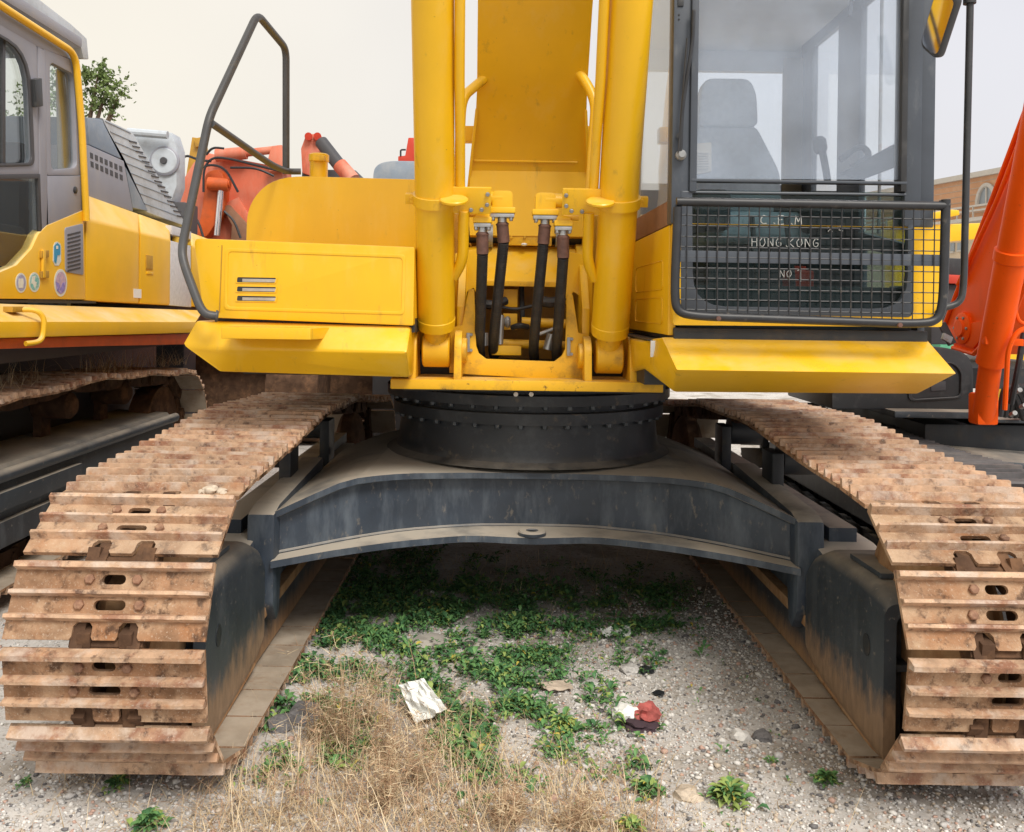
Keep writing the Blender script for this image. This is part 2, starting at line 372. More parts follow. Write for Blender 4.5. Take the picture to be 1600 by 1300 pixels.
# ---- track shoes: one mesh, shared
def shoe_mesh(name, hw=.30, pitch=.216, lug=.036, seed=0, lost=()):
    mb = MB(); bm = mb.bm; h = pitch / 2; T = .014; z = .045
    t1, t2, t3 = -h + .014, -h + pitch * .40, -h + pitch * .70
    t4 = h - .006
    def face(pts): return bm.faces.new([bm.verts.new((x, t, z)) for x, t in pts])
    def strip(a, b, sl):                      # plate strip with a slot in the middle
        m_ = (a + b) / 2; hl, hh, cw = sl, .0145, sl + .03
        face([(-hw, a), (-cw, a), (-cw, m_), (-cw, b), (-hw, b)]); face([(cw, a), (hw, a), (hw, b), (cw, b), (cw, m_)])
        ang = [math.pi * k / 6 for k in range(7)]
        R_ = [(hl - hh + hh * math.sin(q), m_ + hh * math.cos(q)) for q in ang]     # right end, top to bottom
        Lf = [(-(hl - hh) - hh * math.sin(q), m_ + hh * math.cos(q)) for q in ang]
        face([(-cw, b), (-cw, m_), Lf[3], Lf[2], Lf[1], Lf[0], R_[0], R_[1], R_[2], R_[3], (cw, m_), (cw, b)])
        face([(-cw, m_), (-cw, a), (cw, a), (cw, m_), R_[3], R_[4], R_[5], R_[6], Lf[6], Lf[5], Lf[4], Lf[3]])
    face([(-hw, -h + .002), (hw, -h + .002), (hw, t1), (-hw, t1)])
    strip(t1, t2, .036); strip(t2, t3, .048)
    # trailing flange with two notches
    nx, nw, nd = .068, .029, .050
    pts = [(-hw, t3), (hw, t3), (hw, t4)]
    for s_ in (1, -1):
        c = nx * s_
        w0 = nw
        pts += [(c + w0 + .006, t4), (c + w0, t4 - .010), (c + w0, t4 - nd + .012), (c + w0 - .010, t4 - nd), (c - w0 + .010, t4 - nd), (c - w0, t4 - nd + .012), (c - w0, t4 - .010), (c - w0 - .006, t4)]
    pts += [(-hw, t4)]
    face(pts)
    bmesh.ops.remove_doubles(bm, verts=bm.verts[:], dist=1e-5)
    bmesh.ops.recalc_face_normals(bm, faces=bm.faces[:])
    bm.normal_update()
    for f in bm.faces:
        if f.normal.z < 0: f.normal_flip()
    bm.normal_update()
    tops = bm.faces[:]; bnd = [(e, e.link_loops[0]) for e in bm.edges if len(e.link_faces) == 1]
    bnd = [(l_.vert, l_.link_loop_next.vert) for e, l_ in bnd]
    dn = {v: bm.verts.new((v.co.x, v.co.y, v.co.z - T)) for v in bm.verts[:]}
    for f in tops: bm.faces.new([dn[v] for v in reversed(f.verts)])
    for a_, b_ in bnd: bm.faces.new((b_, a_, dn[a_], dn[b_]))
    bm.normal_update(); n0 = len(bm.faces)
    # three grousers
    for t, hh, b0, b1 in ((t1, lug, .015, .008), (t2, lug * .92, .012, .005), (t3, lug * .86, .012, .005)):
        zz = z - .004
        prof = [(t - b0, zz), (t - b1, zz + hh), (t + b1, zz + hh), (t + b0, zz)]
        n_ = 12; rr_ = random.Random(seed * 13 + int(t * 1000)); A_ = []
        for k in range(n_ + 1):                  # worn crest: dents along the bar, corners rubbed down
            x_ = -hw + 2 * hw * k / n_; wr = 1 - .05 * rr_.random() - (.10 * rr_.random() if k in (0, n_) else 0); dt = rr_.uniform(-.0006, .0006)
            A_.append([bm.verts.new((x_ + (rr_.uniform(-.003, .003) if k in (0, n_) else 0), prof[0][0], prof[0][1]))] + [bm.verts.new((x_, prof[j][0] + dt, zz + hh * wr)) for j in (1, 2)] + [bm.verts.new((x_, prof[3][0], prof[3][1]))])
        for P_, Q_ in zip(A_, A_[1:]):
            for j in range(4): bm.faces.new((P_[j], P_[(j + 1) % 4], Q_[(j + 1) % 4], Q_[j]))
        bm.faces.new(A_[0][::-1]); bm.faces.new(A_[-1]); mb._fin([v for r_ in A_ for v in r_], 0)
    bm.faces.ensure_lookup_table()
    for f in bm.faces[n0:]: f.material_index = 1
    n1 = len(bm.faces)
    for sx in (-1, 1):
        if (0, sx) not in lost: mb.hexbolt((sx * .072, (t1 + t2) / 2, z), (0, 0, 1), .0155, .013)
        if (1, sx) not in lost: mb.hexbolt((sx * .090, (t2 + t3) / 2, z), (0, 0, 1), .0155, .013)
    bm.faces.ensure_lookup_table()
    for f in bm.faces[n1:]: f.material_index = 2
    for f in bm.faces[:n0]:
        if max(v.co.z for v in f.verts) < z - T * .5: f.material_index = 3
    me = mb.mesh(name, 30)
    for x in ('rust_shoe', 'rust_edge', 'rust_bolt', 'dusty_inner'): me.materials.append(MATS[x])
    for v in me.vertices:                       # slight warping of the plate
        v.co.z += .0014 * mnoise.noise(Vector((v.co.x * 6, v.co.y * 9, seed * 3.7))) + .004 * (abs(v.co.x) / hw) ** 3 * mnoise.noise(Vector((v.co.x * 3, 5.0, seed)))
    return me

def track_path(yf, yr, zc, rf, rr, sag, carriers, zr=None, ds=.004):
    """closed pin line (y, z): along the top towards the front, down round the idler, back along the ground.
    carriers: (y, z) points that hold the top run up"""
    pts = []; zr = zc if zr is None else zr
    kn = [(yr, zr + rr)] + sorted(carriers, reverse=True) + [(yf, zc + rf)]
    ky = np.array([k[0] for k in kn])[::-1]; kz = np.array([k[1] for k in kn])[::-1]
    yy = np.arange(yr, yf, -ds); zz = np.interp(yy, ky, kz)
    w = int(.36 / ds); pad = np.concatenate([np.full(w, zz[0]), zz, np.full(w, zz[-1])]); sm = np.convolve(pad, np.ones(w) / w, 'same')[w:-w]
    edge = np.clip(np.minimum(yr - yy, yy - yf) / .30, 0, 1); zz = zz * (1 - edge) + sm * edge
    for y, z in zip(yy, zz):
        seg = np.searchsorted(ky, y); a_, b_ = ky[max(0, seg - 1)], ky[min(len(ky) - 1, seg)]
        t = (y - a_) / max(1e-6, b_ - a_); pts.append((y, z - sag * 4 * t * (1 - t)))
    for k in range(int(math.pi * rf / ds)):
        q = math.pi * k / int(math.pi * rf / ds); pts.append((yf - rf * math.sin(q), zc + rf * math.cos(q)))
    n = int((yr - yf) / ds)
    for k in range(n): pts.append((yf + (yr - yf) * k / n, zc - rf + (zr - rr - zc + rf) * k / n))
    for k in range(int(math.pi * rr / ds)):
        q = math.pi * k / int(math.pi * rr / ds); pts.append((yr + rr * math.sin(q), zr - rr * math.cos(q)))
    return np.array(pts)

def crawler(root, xc, path, nshoe, phase, shoe, name='track_chain', keep=None, mats=('rust_dark',)):
    d = np.linalg.norm(np.roll(path, -1, 0) - path, axis=1); s = np.concatenate([[0], np.cumsum(d)]); tot = s[-1]
    cl = np.vstack([path, path[:1]])
    at = lambda q: np.array([np.interp(q % tot, s, cl[:, 0]), np.interp(q % tot, s, cl[:, 1])])
    pit = tot / nshoe
    pins = [at(phase + k * pit) for k in range(nshoe)]
    # chain: two rows of links and a pin bush at each joint
    mb = MB()
    for k in range(nshoe):
        a, b = pins[k], pins[(k + 1) % nshoe]; m = (a + b) / 2
        if keep and not keep(m): continue
        t = (b - a) / np.linalg.norm(b - a); nrm = np.array([-t[1], t[0]])      # candidate outward
        if (xc is not None) and nrm.dot(m - path.mean(0)) < 0: nrm = -nrm
        for sx in (-1, 1):
            off = .062 if k % 2 else .085
            x = xc + sx * off
            q = [a - t * .045 + nrm * .035, a - t * .05 - nrm * .04, a + t * .03 - nrm * .055, b - t * .03 - nrm * .055, b + t * .05 - nrm * .04, b + t * .045 + nrm * .035]
            mb.prism([(x - .019, y, z) for y, z in q], (.038, 0, 0))
        mb.cyl((xc - .11, *a), (xc + .11, *a), .030, n=8)
    chain = mb.build(name, mats[0], root, 30)
    R0 = ROOTLOC[root]
    for k in range(nshoe):
        a, b = pins[k], pins[(k + 1) % nshoe]; m = (a + b) / 2
        if keep and not keep(m): continue
        t = Vector((0, b[0] - a[0], b[1] - a[1])).normalized(); x = Vector((-1, 0, 0)); n = x.cross(t)
        # a little wear and play in each shoe
        j = Matrix.Rotation(rnd.uniform(-.012, .012), 3, 'X') @ Matrix.Rotation(rnd.uniform(-.006, .006), 3, 'Y')
        o = bpy.data.objects.new('track_shoe', rnd.choice(shoe) if isinstance(shoe, list) else shoe); COL.objects.link(o)
        M4 = Matrix((x, t, n)).transposed() @ j
        o.parent = chain; o.matrix_local = Matrix.Translation(Vector((xc + rnd.uniform(-.003, .003), m[0], m[1])) - R0) @ M4.to_4x4()
    return chain, pins

SHOES = [shoe_mesh('track_shoe', pitch=.2335, seed=k, lost=l) for k, l in enumerate(((), (), ((1, 1),), (), ((0, -1),)))]
YF, YR = 3.10, 7.13
HALF = 1.34
for sgn, ph in ((-1, .205), (1, .20)):
    path = track_path(YF, YR, .517, .415, .355, .010, [(4.5, 1.018), (5.5, .985)], zr=.457)
    crawler(ex, XC + .015 + sgn * HALF, path, 45, ph, SHOES)

# ---- carbody: upper and lower plates, webs
cb = MB()
half = [(0, 4.33, .800), (.30, 4.31, .803), (.62, 4.20, .815), (.84, 4.06, .815), (1.00, 3.94, .755), (1.125, 3.86, .705)]   # half front edge of the top plate: x, y, z
def dense(h_, n=15, k=5):                       # smooth the corner points into an even sweep
    xs = np.linspace(0, h_[-1][0], n * 8); a_ = np.array(h_); out = [xs]
    for j in (1, 2):
        v = np.interp(xs, a_[:, 0], a_[:, j]); w = 17; pad = np.concatenate([v[1:w][::-1], v, 2 * v[-1] - v[-w:-1][::-1]]); out.append(np.convolve(pad, np.ones(w) / w, 'same')[w - 1:-(w - 1)])
    return [tuple(float(o[i]) for o in out) for i in np.linspace(0, n * 8 - 1, n).astype(int)]
half = dense(half); full = [(-x, y, z) for x, y, z in half[::-1]] + half[1:]
# top plate: strips from front edge to a back edge behind the bearing
def topplate(mb, pts, dz, backfn):
    A = [Vector((XC + x, y, z)) for x, y, z in pts]; B = [Vector((XC + x, backfn(x), z + (.02 if abs(x) < .8 else 0))) for x, y, z in pts]
    for i in range(len(pts) - 1):
        a, b, c, d = A[i], A[i + 1], B[i + 1], B[i]; dn = Vector((0, 0, -dz))
        mb.hexa([a + dn, a, d + dn, d, b + dn, b, c + dn, c])
cbm = MB(); topplate(cbm, full, .028, lambda x: 5.9 - .3 * min(1, abs(x) / 1.1)); bmesh.ops.remove_doubles(cbm.bm, verts=cbm.bm.verts[:], dist=1e-4)
carbody = cbm.build('carbody', 'black_steel', ex, 40)
low = [(0, 4.16, .528), (.07, 4.17, .529), (.30, 4.20, .530), (.62, 4.08, .528), (.90, 3.93, .522), (1.125, 3.80, .508)]
low = dense(low); fl = [(-x, y, z) for x, y, z in low[::-1]] + low[1:]
mb = MB(); topplate(mb, fl, .03, lambda x: 5.6); bmesh.ops.remove_doubles(mb.bm, verts=mb.bm.verts[:], dist=1e-4); mb.build('lower_plate', 'black_steel', carbody, 40)
for sgn in (-1, 1):                      # webs, set back under the plates' edge, meeting in the middle
    hp = [(x, y + .065) for x, y, z in half]
    mb = MB()
    for (xa, ya), (xb, yb), ha, hb, la, lb in zip(hp, hp[1:], half, half[1:], low, low[1:]):
        a0, a1 = Vector((XC + sgn * xa, ya, la[2] - .012)), Vector((XC + sgn * xa, ya, ha[2] - .012))
        b0, b1 = Vector((XC + sgn * xb, yb, lb[2] - .012)), Vector((XC + sgn * xb, yb, hb[2] - .012)); d = Vector((0, .03, 0))
        mb.hexa([a0, a1, a0 + d, a1 + d, b0, b1, b0 + d, b1 + d])
    bmesh.ops.remove_doubles(mb.bm, verts=mb.bm.verts[:], dist=1e-4)
    wp = mb.build('web_plate', 'black_steel', carbody, 50)
    for src, dz in ((half, -.034), (low, .006)):
        mb = MB(); mb.tube([(XC + sgn * xa, ya - .004, h_[2] + dz) for (xa, ya), h_ in zip(hp, src)], .008, 6); mb.build('weld_bead', 'black_steel', wp)
mb = MB(); mb.lathe((XC, 4.225, .531), (0, 0, 1), [(0, .066), (.014, .066), (.020, .060), (.020, .030), (.010, .026)], 28)
mb.build('lug_boss', 'black_steel', carbody, 40)
mb = MB(); mb.cyl((XC, 4.225, .5425), (XC, 4.225, .5455), .026, n=20); mb.build('lug_hole', 'dark_steel', carbody)
mb = MB(); mb.box(XC - .9, XC + .9, 4.55, 5.7, .50, .78); mb.build('inner_box', 'dark_steel', carbody, 0)

# ---- swing bearing
sb = MB(); sb.lathe((XC, YC, .822), (0, 0, 1), [(0, .79), (.010, .762), (.024, .738), (.05, .725), (.15, .715), (.205, .715), (.207, .755), (.262, .755), (.264, .70), (.300, .70), (.302, .79), (.352, .79), (.354, .72), (.40, .72)], 72)
bearing = sb.build('swing_bearing', 'ring_steel', ex, 30)
bb = MB(); bb.hexbolt((0, 0, 0), (0, 0, -1), .016, .020); BOLT = bb.mesh('ring_bolt', 30); BOLT.materials.append(MATS['guard_steel'])
for rr, zz, n in ((.735, 1.029, 40), (.765, 1.125, 40)):
    for k in range(n):
        q = 2 * math.pi * (k + .5) / n
        if math.sin(q) > .1: continue
        o = bpy.data.objects.new('bolt', BOLT); COL.objects.link(o); o.parent = bearing
        o.location = Vector((XC + rr * math.cos(q), YC + rr * math.sin(q), zz)) - ROOTLOC[ex]

# ---- track frames, guards, idlers, rollers
for sgn in (-1, 1):
    xc = XC + sgn * HALF; xi = xc - sgn * .165; xo = xc + sgn * .165; side = (xi, xo) if sgn > 0 else (xo, xi)
    mb = MB()
    prof = [(3.60, .20), (3.60, .55), (3.9, .60), (6.5, .60), (6.7, .5), (6.7, .20)]
    mb.prism([(side[0] + .03, y, z) for y, z in prof], (side[1] - side[0] - .06, 0, 0), .012)
    mb.prism([(side[0] + .085, y, .60) for y in ()] or [(xc - .06, 3.9, .595), (xc + .06, 3.9, .595), (xc + .06, 3.9, .66), (xc - .06, 3.9, .66)], (0, 2.7, 0))
    fr = mb.build('track_frame', 'black_steel', ex, 30)
    # guard rail along the bottom
    mb = MB(); mb.box(xi - sgn * .004 if sgn > 0 else xi - .02, xi + .02 if sgn > 0 else xi + .004, 3.62, 6.3, .085, .25, .006)
    mb.build('roller_guard', 'roller_guard_steel', fr)
    mb = MB(); mb.prism([(xi - sgn * .02, y, z) for y, z in ((3.62, .25), (3.62, .30), (6.3, .30), (6.3, .25))], (sgn * .08, 0, 0), .006)
    mb.build('guard_ledge', 'rust_mud', fr)
    # leg end: the broad foot of the carbody that sits on the frame
    mb = MB(); xa = XC + sgn * 1.118
    mb.prism([(xa, y, z) for y, z in ((3.90, .22), (3.835, .31), (3.825, .50), (3.835, .70), (3.93, .725), (4.9, .77), (4.9, .54), (4.05, .49), (3.97, .40), (3.95, .25))], (sgn * .12, 0, 0), .018)
    mb.build('leg_foot', 'black_steel', fr, 30)
    # idler guard, front end
    gx = xi - sgn * .028
    def pr(mb, x, th, prof, bev=.006): mb.prism([(x, y, z) for y, z in prof], (sgn * th, 0, 0), bev)
    gw = .36
    def loop_(ins, yv, zt_, zb_, r): return rounded([(gx + sgn * ins, yv, zb_ + ins), (gx + sgn * ins, yv, zt_ - ins), (gx + sgn * (gw - ins), yv, zt_ - ins), (gx + sgn * (gw - ins), yv, zb_ + ins)], r, 6)
    mb = MB(); st_ = [(3.030, .615, .060, .055), (3.055, .640, .052, .065), (3.25, .655, .055, .075), (3.62, .640, .085, .075), (3.74, .590, .11, .075), (3.80, .53, .14, .07)]
    OUT = [[mb.bm.verts.new(q) for q in loop_(0, y, t, b_, r)] for y, t, b_, r in st_]; INN = [[mb.bm.verts.new(q) for q in loop_(.042, y, t, b_, r * .6)] for y, t, b_, r in (st_[0], (3.5, .62, .07, .06))]
    for A_, B_ in list(zip(OUT, OUT[1:])) + list(zip(INN, INN[1:])) + [(OUT[0], INN[0])]:
        for k in range(len(A_)): j = (k + 1) % len(A_); mb.bm.faces.new((A_[k], A_[j], B_[j], B_[k]))
    mb.bm.faces.new(OUT[-1]); mb.bm.faces.new(INN[-1]); mb._fin([v for l_ in OUT + INN for v in l_], 0)
    guard = mb.build('idler_guard', 'guard_scraped', ex, 45)
    mb = MB()
    mb.prism([(gx + sgn * .05, 3.46, .650), (gx + sgn * .20, 3.46, .650), (gx + sgn * .20, 3.26, .655), (gx + sgn * .13, 3.18, .655), (gx + sgn * .05, 3.18, .655)], (0, 0, .020), .004)
    mb.build('guard_cap_plate', 'guard_steel', guard, 30)
    cut = [(gx + sgn * (.36 - .22 * math.sin(q)), 3.30 - .22 * math.cos(q), .6585) for q in [math.pi * k / 12 for k in range(13)]]
    mb = MB(); mb.prism(cut, (0, 0, .003)); mb.build('guard_cutout', 'dark_steel', guard, 0)
    mb = MB(); mb.tube(bez([(gx + sgn * .03, 3.70, .11), (gx + sgn * .03, 3.10, .068), (gx + sgn * .06, 3.03, .085), (gx + sgn * .16, 3.02, .09)], .06), .022, 8)
    mb.build('guard_rim', 'rust_mud', guard)
    mb = MB(); mb.box(*sorted((gx + sgn * .06, gx + sgn * .09)), 3.10, 3.4, .12, .56); mb.box(*sorted((gx + sgn * .045, gx + sgn * .12)), 3.04, 3.2, .38, .405, .004)
    mb.build('guard_inner_plate', 'dark_steel', guard)
    mb = MB(); o_ = MB()
    ov = [(3.17 + .030 * math.cos(a), .425 + .040 * math.sin(a)) for a in [2 * math.pi * k / 16 for k in range(16)]]
    mb.prism([(gx - sgn * .0025, y, z) for y, z in ov], (sgn * .006, 0, 0)); mb.build('guard_hole', 'dark_steel', guard)
    # idler, sprocket
    mb = MB(); mb.lathe((xc - .10, YF, .517), (1, 0, 0), [(0, .10), (.01, .27), (.03, .32), (.045, .375), (.055, .375), (.06, .345), (.14, .345), (.145, .375), (.155, .375), (.17, .32), (.19, .27), (.20, .10)], 40)
    mb.build('idler_wheel', 'rust_mud', ex, 40)
    mb = MB(); mb.lathe((xc - .09, YR, .457), (1, 0, 0), [(0, .2), (.02, .26), (.05, .30), (.13, .30), (.16, .26), (.18, .2)], 22)
    mb.build('drive_sprocket', 'rust_dark', ex, 20)
    for yc_ in (4.5, 5.5):
        mb = MB(); mb.lathe((xc - .10, yc_, .865), (1, 0, 0), [(0, .05), (.01, .085), (.2, .085), (.21, .05)], 18)
        mb.box(*sorted((xi + sgn * .01, xi + sgn * .07)), yc_ - .09, yc_ + .09, .58, .90, .01)
        mb.build('carrier_roller', 'dark_steel', fr, 30)
    for k in range(7):
        mb = MB(); mb.lathe((xc - .13, 3.75 + k * .46, .215), (1, 0, 0), [(0, .08), (.02, .10), (.24, .10), (.26, .08)], 16)
        mb.build('track_roller', 'rust_dark', fr, 30)
# clod of dry cement lying on a shoe of the left track
p = P(328, 768, 3.3)
# ================================================================== main excavator: upper structure
Y1 = 'yellow'
# revolving frame, seen from below as a dark deck
mb = MB(); mb.box(XC - 1.40, XC + 1.40, 4.30, 8.0, 1.262, 1.33, .01); mb.box(XC - .62, XC + .62, 4.22, 5.8, 1.20, 1.262, .01)
deck = mb.build('revolving_frame', 'dark_steel', ex)
for u in (806, 830):  # pale discs paint the sky light that shows through two holes
    q = P(u, 616, 4.215); mb = MB(); mb.lathe(q, (0, -1, 0), [(0, .011), (.004, .011), (.006, .008)], 12); mb.build('hole_light', 'white_part_hole_light', deck)
mb = MB(); mb.box(XC - 1.46, XC + 1.46, 5.15, 8.1, 1.33, 2.15, .06); mb.build('engine_housing', Y1, ex)
mb = MB(); mb.prism([(XC - 1.46, 8.1, 1.2), (XC + 1.46, 8.1, 1.2), (XC + 1.40, 8.45, 1.2), (XC + .9, 8.75, 1.2), (XC - .9, 8.75, 1.2), (XC - 1.40, 8.45, 1.2)], (0, 0, 1.0), .05)
mb.build('counterweight', Y1, ex)

# nose base plate under the boom cylinders
mb = MB()
pl = [P(612, 577, 4.02), P(1034, 599, 4.02)]
za = 1.275
mb.prism([(pl[0].x, 3.98, za), (pl[1].x, 3.98, za), (pl[1].x + .04, 4.5, za), (pl[0].x - .04, 4.5, za)], (0, 0, -.045), .006)
base = mb.build('base_plate', 'yellow_worn', ex)

# front plate with a U opening for the hoses
XM = .11
def fp(u, v, Y=4.16): return P(u, v, Y)
outer = [(702, 583), (702, 512), (722, 508), (732, 452), (741, 452), (744, 540), (748, 552), (760, 561), (866, 565), (878, 556), (883, 545), (886, 460), (895, 460), (904, 520), (920, 524), (920, 596)]
mb = MB(); mb.prism([fp(u, v) for u, v in outer], (0, .03, 0), .004); front = mb.build('front_plate', 'yellow_worn', ex)
for u0, u1, v0, v1 in ((729, 734, 520, 550), (886, 891, 527, 556)):
    a, b = fp(u0, v0, 4.155), fp(u1, v1, 4.155)
    mb = MB(); mb.box(a.x, b.x, 4.145, 4.16, b.z, a.z, .002)
    for z in (a.z - .008, b.z + .008): mb.hexbolt((b.x + .006, 4.16, z), (0, -1, 0), .008, .012)
    mb.build('bracket_strap', 'steel_dull', front)
# nose: cheeks and the sloped cover plate in front of the boom foot
for s_, uu in ((-1, 716), (1, 918)):
    x = P(uu, 470, 4.3).x; mb = MB()
    mb.prism([(x, 4.19, 1.275), (x, 4.19, 1.60), (x, 4.36, 1.80), (x, 4.62, 1.93), (x, 5.2, 1.95), (x, 5.2, 1.275)], (-s_ * .035, 0, 0), .004); mb.build('boom_cheek', Y1, ex)
a, b = P(718, 438, 4.40), P(916, 441, 4.40); c, d = P(724, 386, 4.62), P(912, 389, 4.62)
mb = MB(); mb.prism([a, b, d, c], Vector((0, .012, -.012)), .002); mb.build('cover_plate', Y1, ex)
mb = MB(); mb.prism([P(744, 438, 4.395), P(888, 441, 4.395), P(888, 449, 4.395), P(744, 446, 4.395)], (0, .02, 0), .003); mb.build('cover_lip', 'yellow_worn', ex)
for nm, q in (('nose_wing', [(711, 396), (751, 388), (751, 470), (740, 450), (730, 456), (721, 512), (711, 512)]), ('nose_wing', [(884, 392), (926, 400), (926, 520), (914, 520), (905, 462), (896, 456), (884, 476)])):
    mb = MB(); mb.prism([P(u, v, 4.385) for u, v in q], (0, .02, 0), .004); mb.build(nm, Y1, ex)
# boom foot pin, clamp strip and lamp
mb = MB(); mb.cyl(P(733, 366, 4.66), P(908, 370, 4.66), .045, n=20); mb.build('boom_foot_pin', 'dark_steel', ex)
for u in (766, 872):
    mb = MB(); p = P(u, 368, 4.60); mb.cyl(p - Vector((.014, 0, 0)), p + Vector((.014, 0, 0)), .062, n=20); mb.build('pin_collar', 'steel_dull', ex)
a, b = P(794, 366, 4.57), P(862, 384, 4.57)
mb = MB(); mb.box(a.x, b.x, 4.57, 4.60, b.z, a.z, .003)
for u in (799, 820, 853): mb.hexbolt(P(u, 371, 4.568), (0, -1, 0), .008, .010)
strip_ = mb.build('clamp_strip', 'yellow_worn', ex)
mb = MB(); mb.blob(P(819, 382, 4.56), .016, 2, 0, 1, .55); mb.build('strip_cap', 'white_part_hole_light', strip_)
# manifold inside the nose opening
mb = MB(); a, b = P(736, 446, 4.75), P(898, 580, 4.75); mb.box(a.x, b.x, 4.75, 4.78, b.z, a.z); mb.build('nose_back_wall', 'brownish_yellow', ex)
mb = MB(); mb.box(P(790, 0, 4.5).x, P(815, 0, 4.5).x, 4.45, 4.7, P(800, 480, 4.5).z, P(800, 452, 4.5).z, .004); mb.box(P(793, 0, 4.4).x, P(815, 0, 4.4).x, 4.35, 4.6, P(800, 515, 4.4).z, P(800, 490, 4.4).z, .004)
mb.box(P(776, 0, 4.3).x, P(822, 0, 4.3).x, 4.28, 4.5, P(800, 555, 4.3).z, P(800, 540, 4.3).z, .004)
man = mb.build('valve_manifold', 'yellow_worn', ex)
mb = MB()
mb.cyl(P(770, 536, 4.35), P(900, 541, 4.35), .022, n=12); mb.cyl(P(815, 503, 4.4), P(895, 507, 4.4), .024, n=12)
mb.build('cross_pipe', 'yellow_worn', man)
for a_, b_, r_ in ((P(781, 538, 4.3), P(783, 492, 4.3), .016), (P(758, 540, 4.3), P(758, 520, 4.3), .016), (P(855, 546, 4.28), P(862, 522, 4.28), .022), (P(843, 522, 4.3), P(866, 514, 4.3), .010)):
    mb = MB(); mb.cyl(a_, b_, r_, n=12); mb.build('fitting', 'steel', man)
mb = MB()
mb.lathe(P(788, 503, 4.32), (1, 0, 0), [(0, .02), (.012, .028), (.02, .028), (.03, .018)], 12)
mb.build('coupling', 'steel_dull', man)
mb = MB(); mb.tube(bez([P(815, 447, 4.5), P(816, 490, 4.46), P(818, 505, 4.45)], .05), .013, 8); mb.tube(bez([P(785, 480, 4.4), P(806, 484, 4.38), P(832, 478, 4.42)], .05), .008, 8); mb.tube(bez([P(745, 470, 4.4), P(768, 478, 4.36), P(790, 470, 4.42)], .05), .022, 8); mb.tube(bez([P(845, 470, 4.38), P(862, 474, 4.36), P(885, 466, 4.42)], .05), .026, 8)
mb.tube(bez([P(800, 512, 4.33), P(812, 508, 4.30), P(825, 511, 4.33)], .03), .014, 8)
mb.build('small_hose', 'rubber', man)

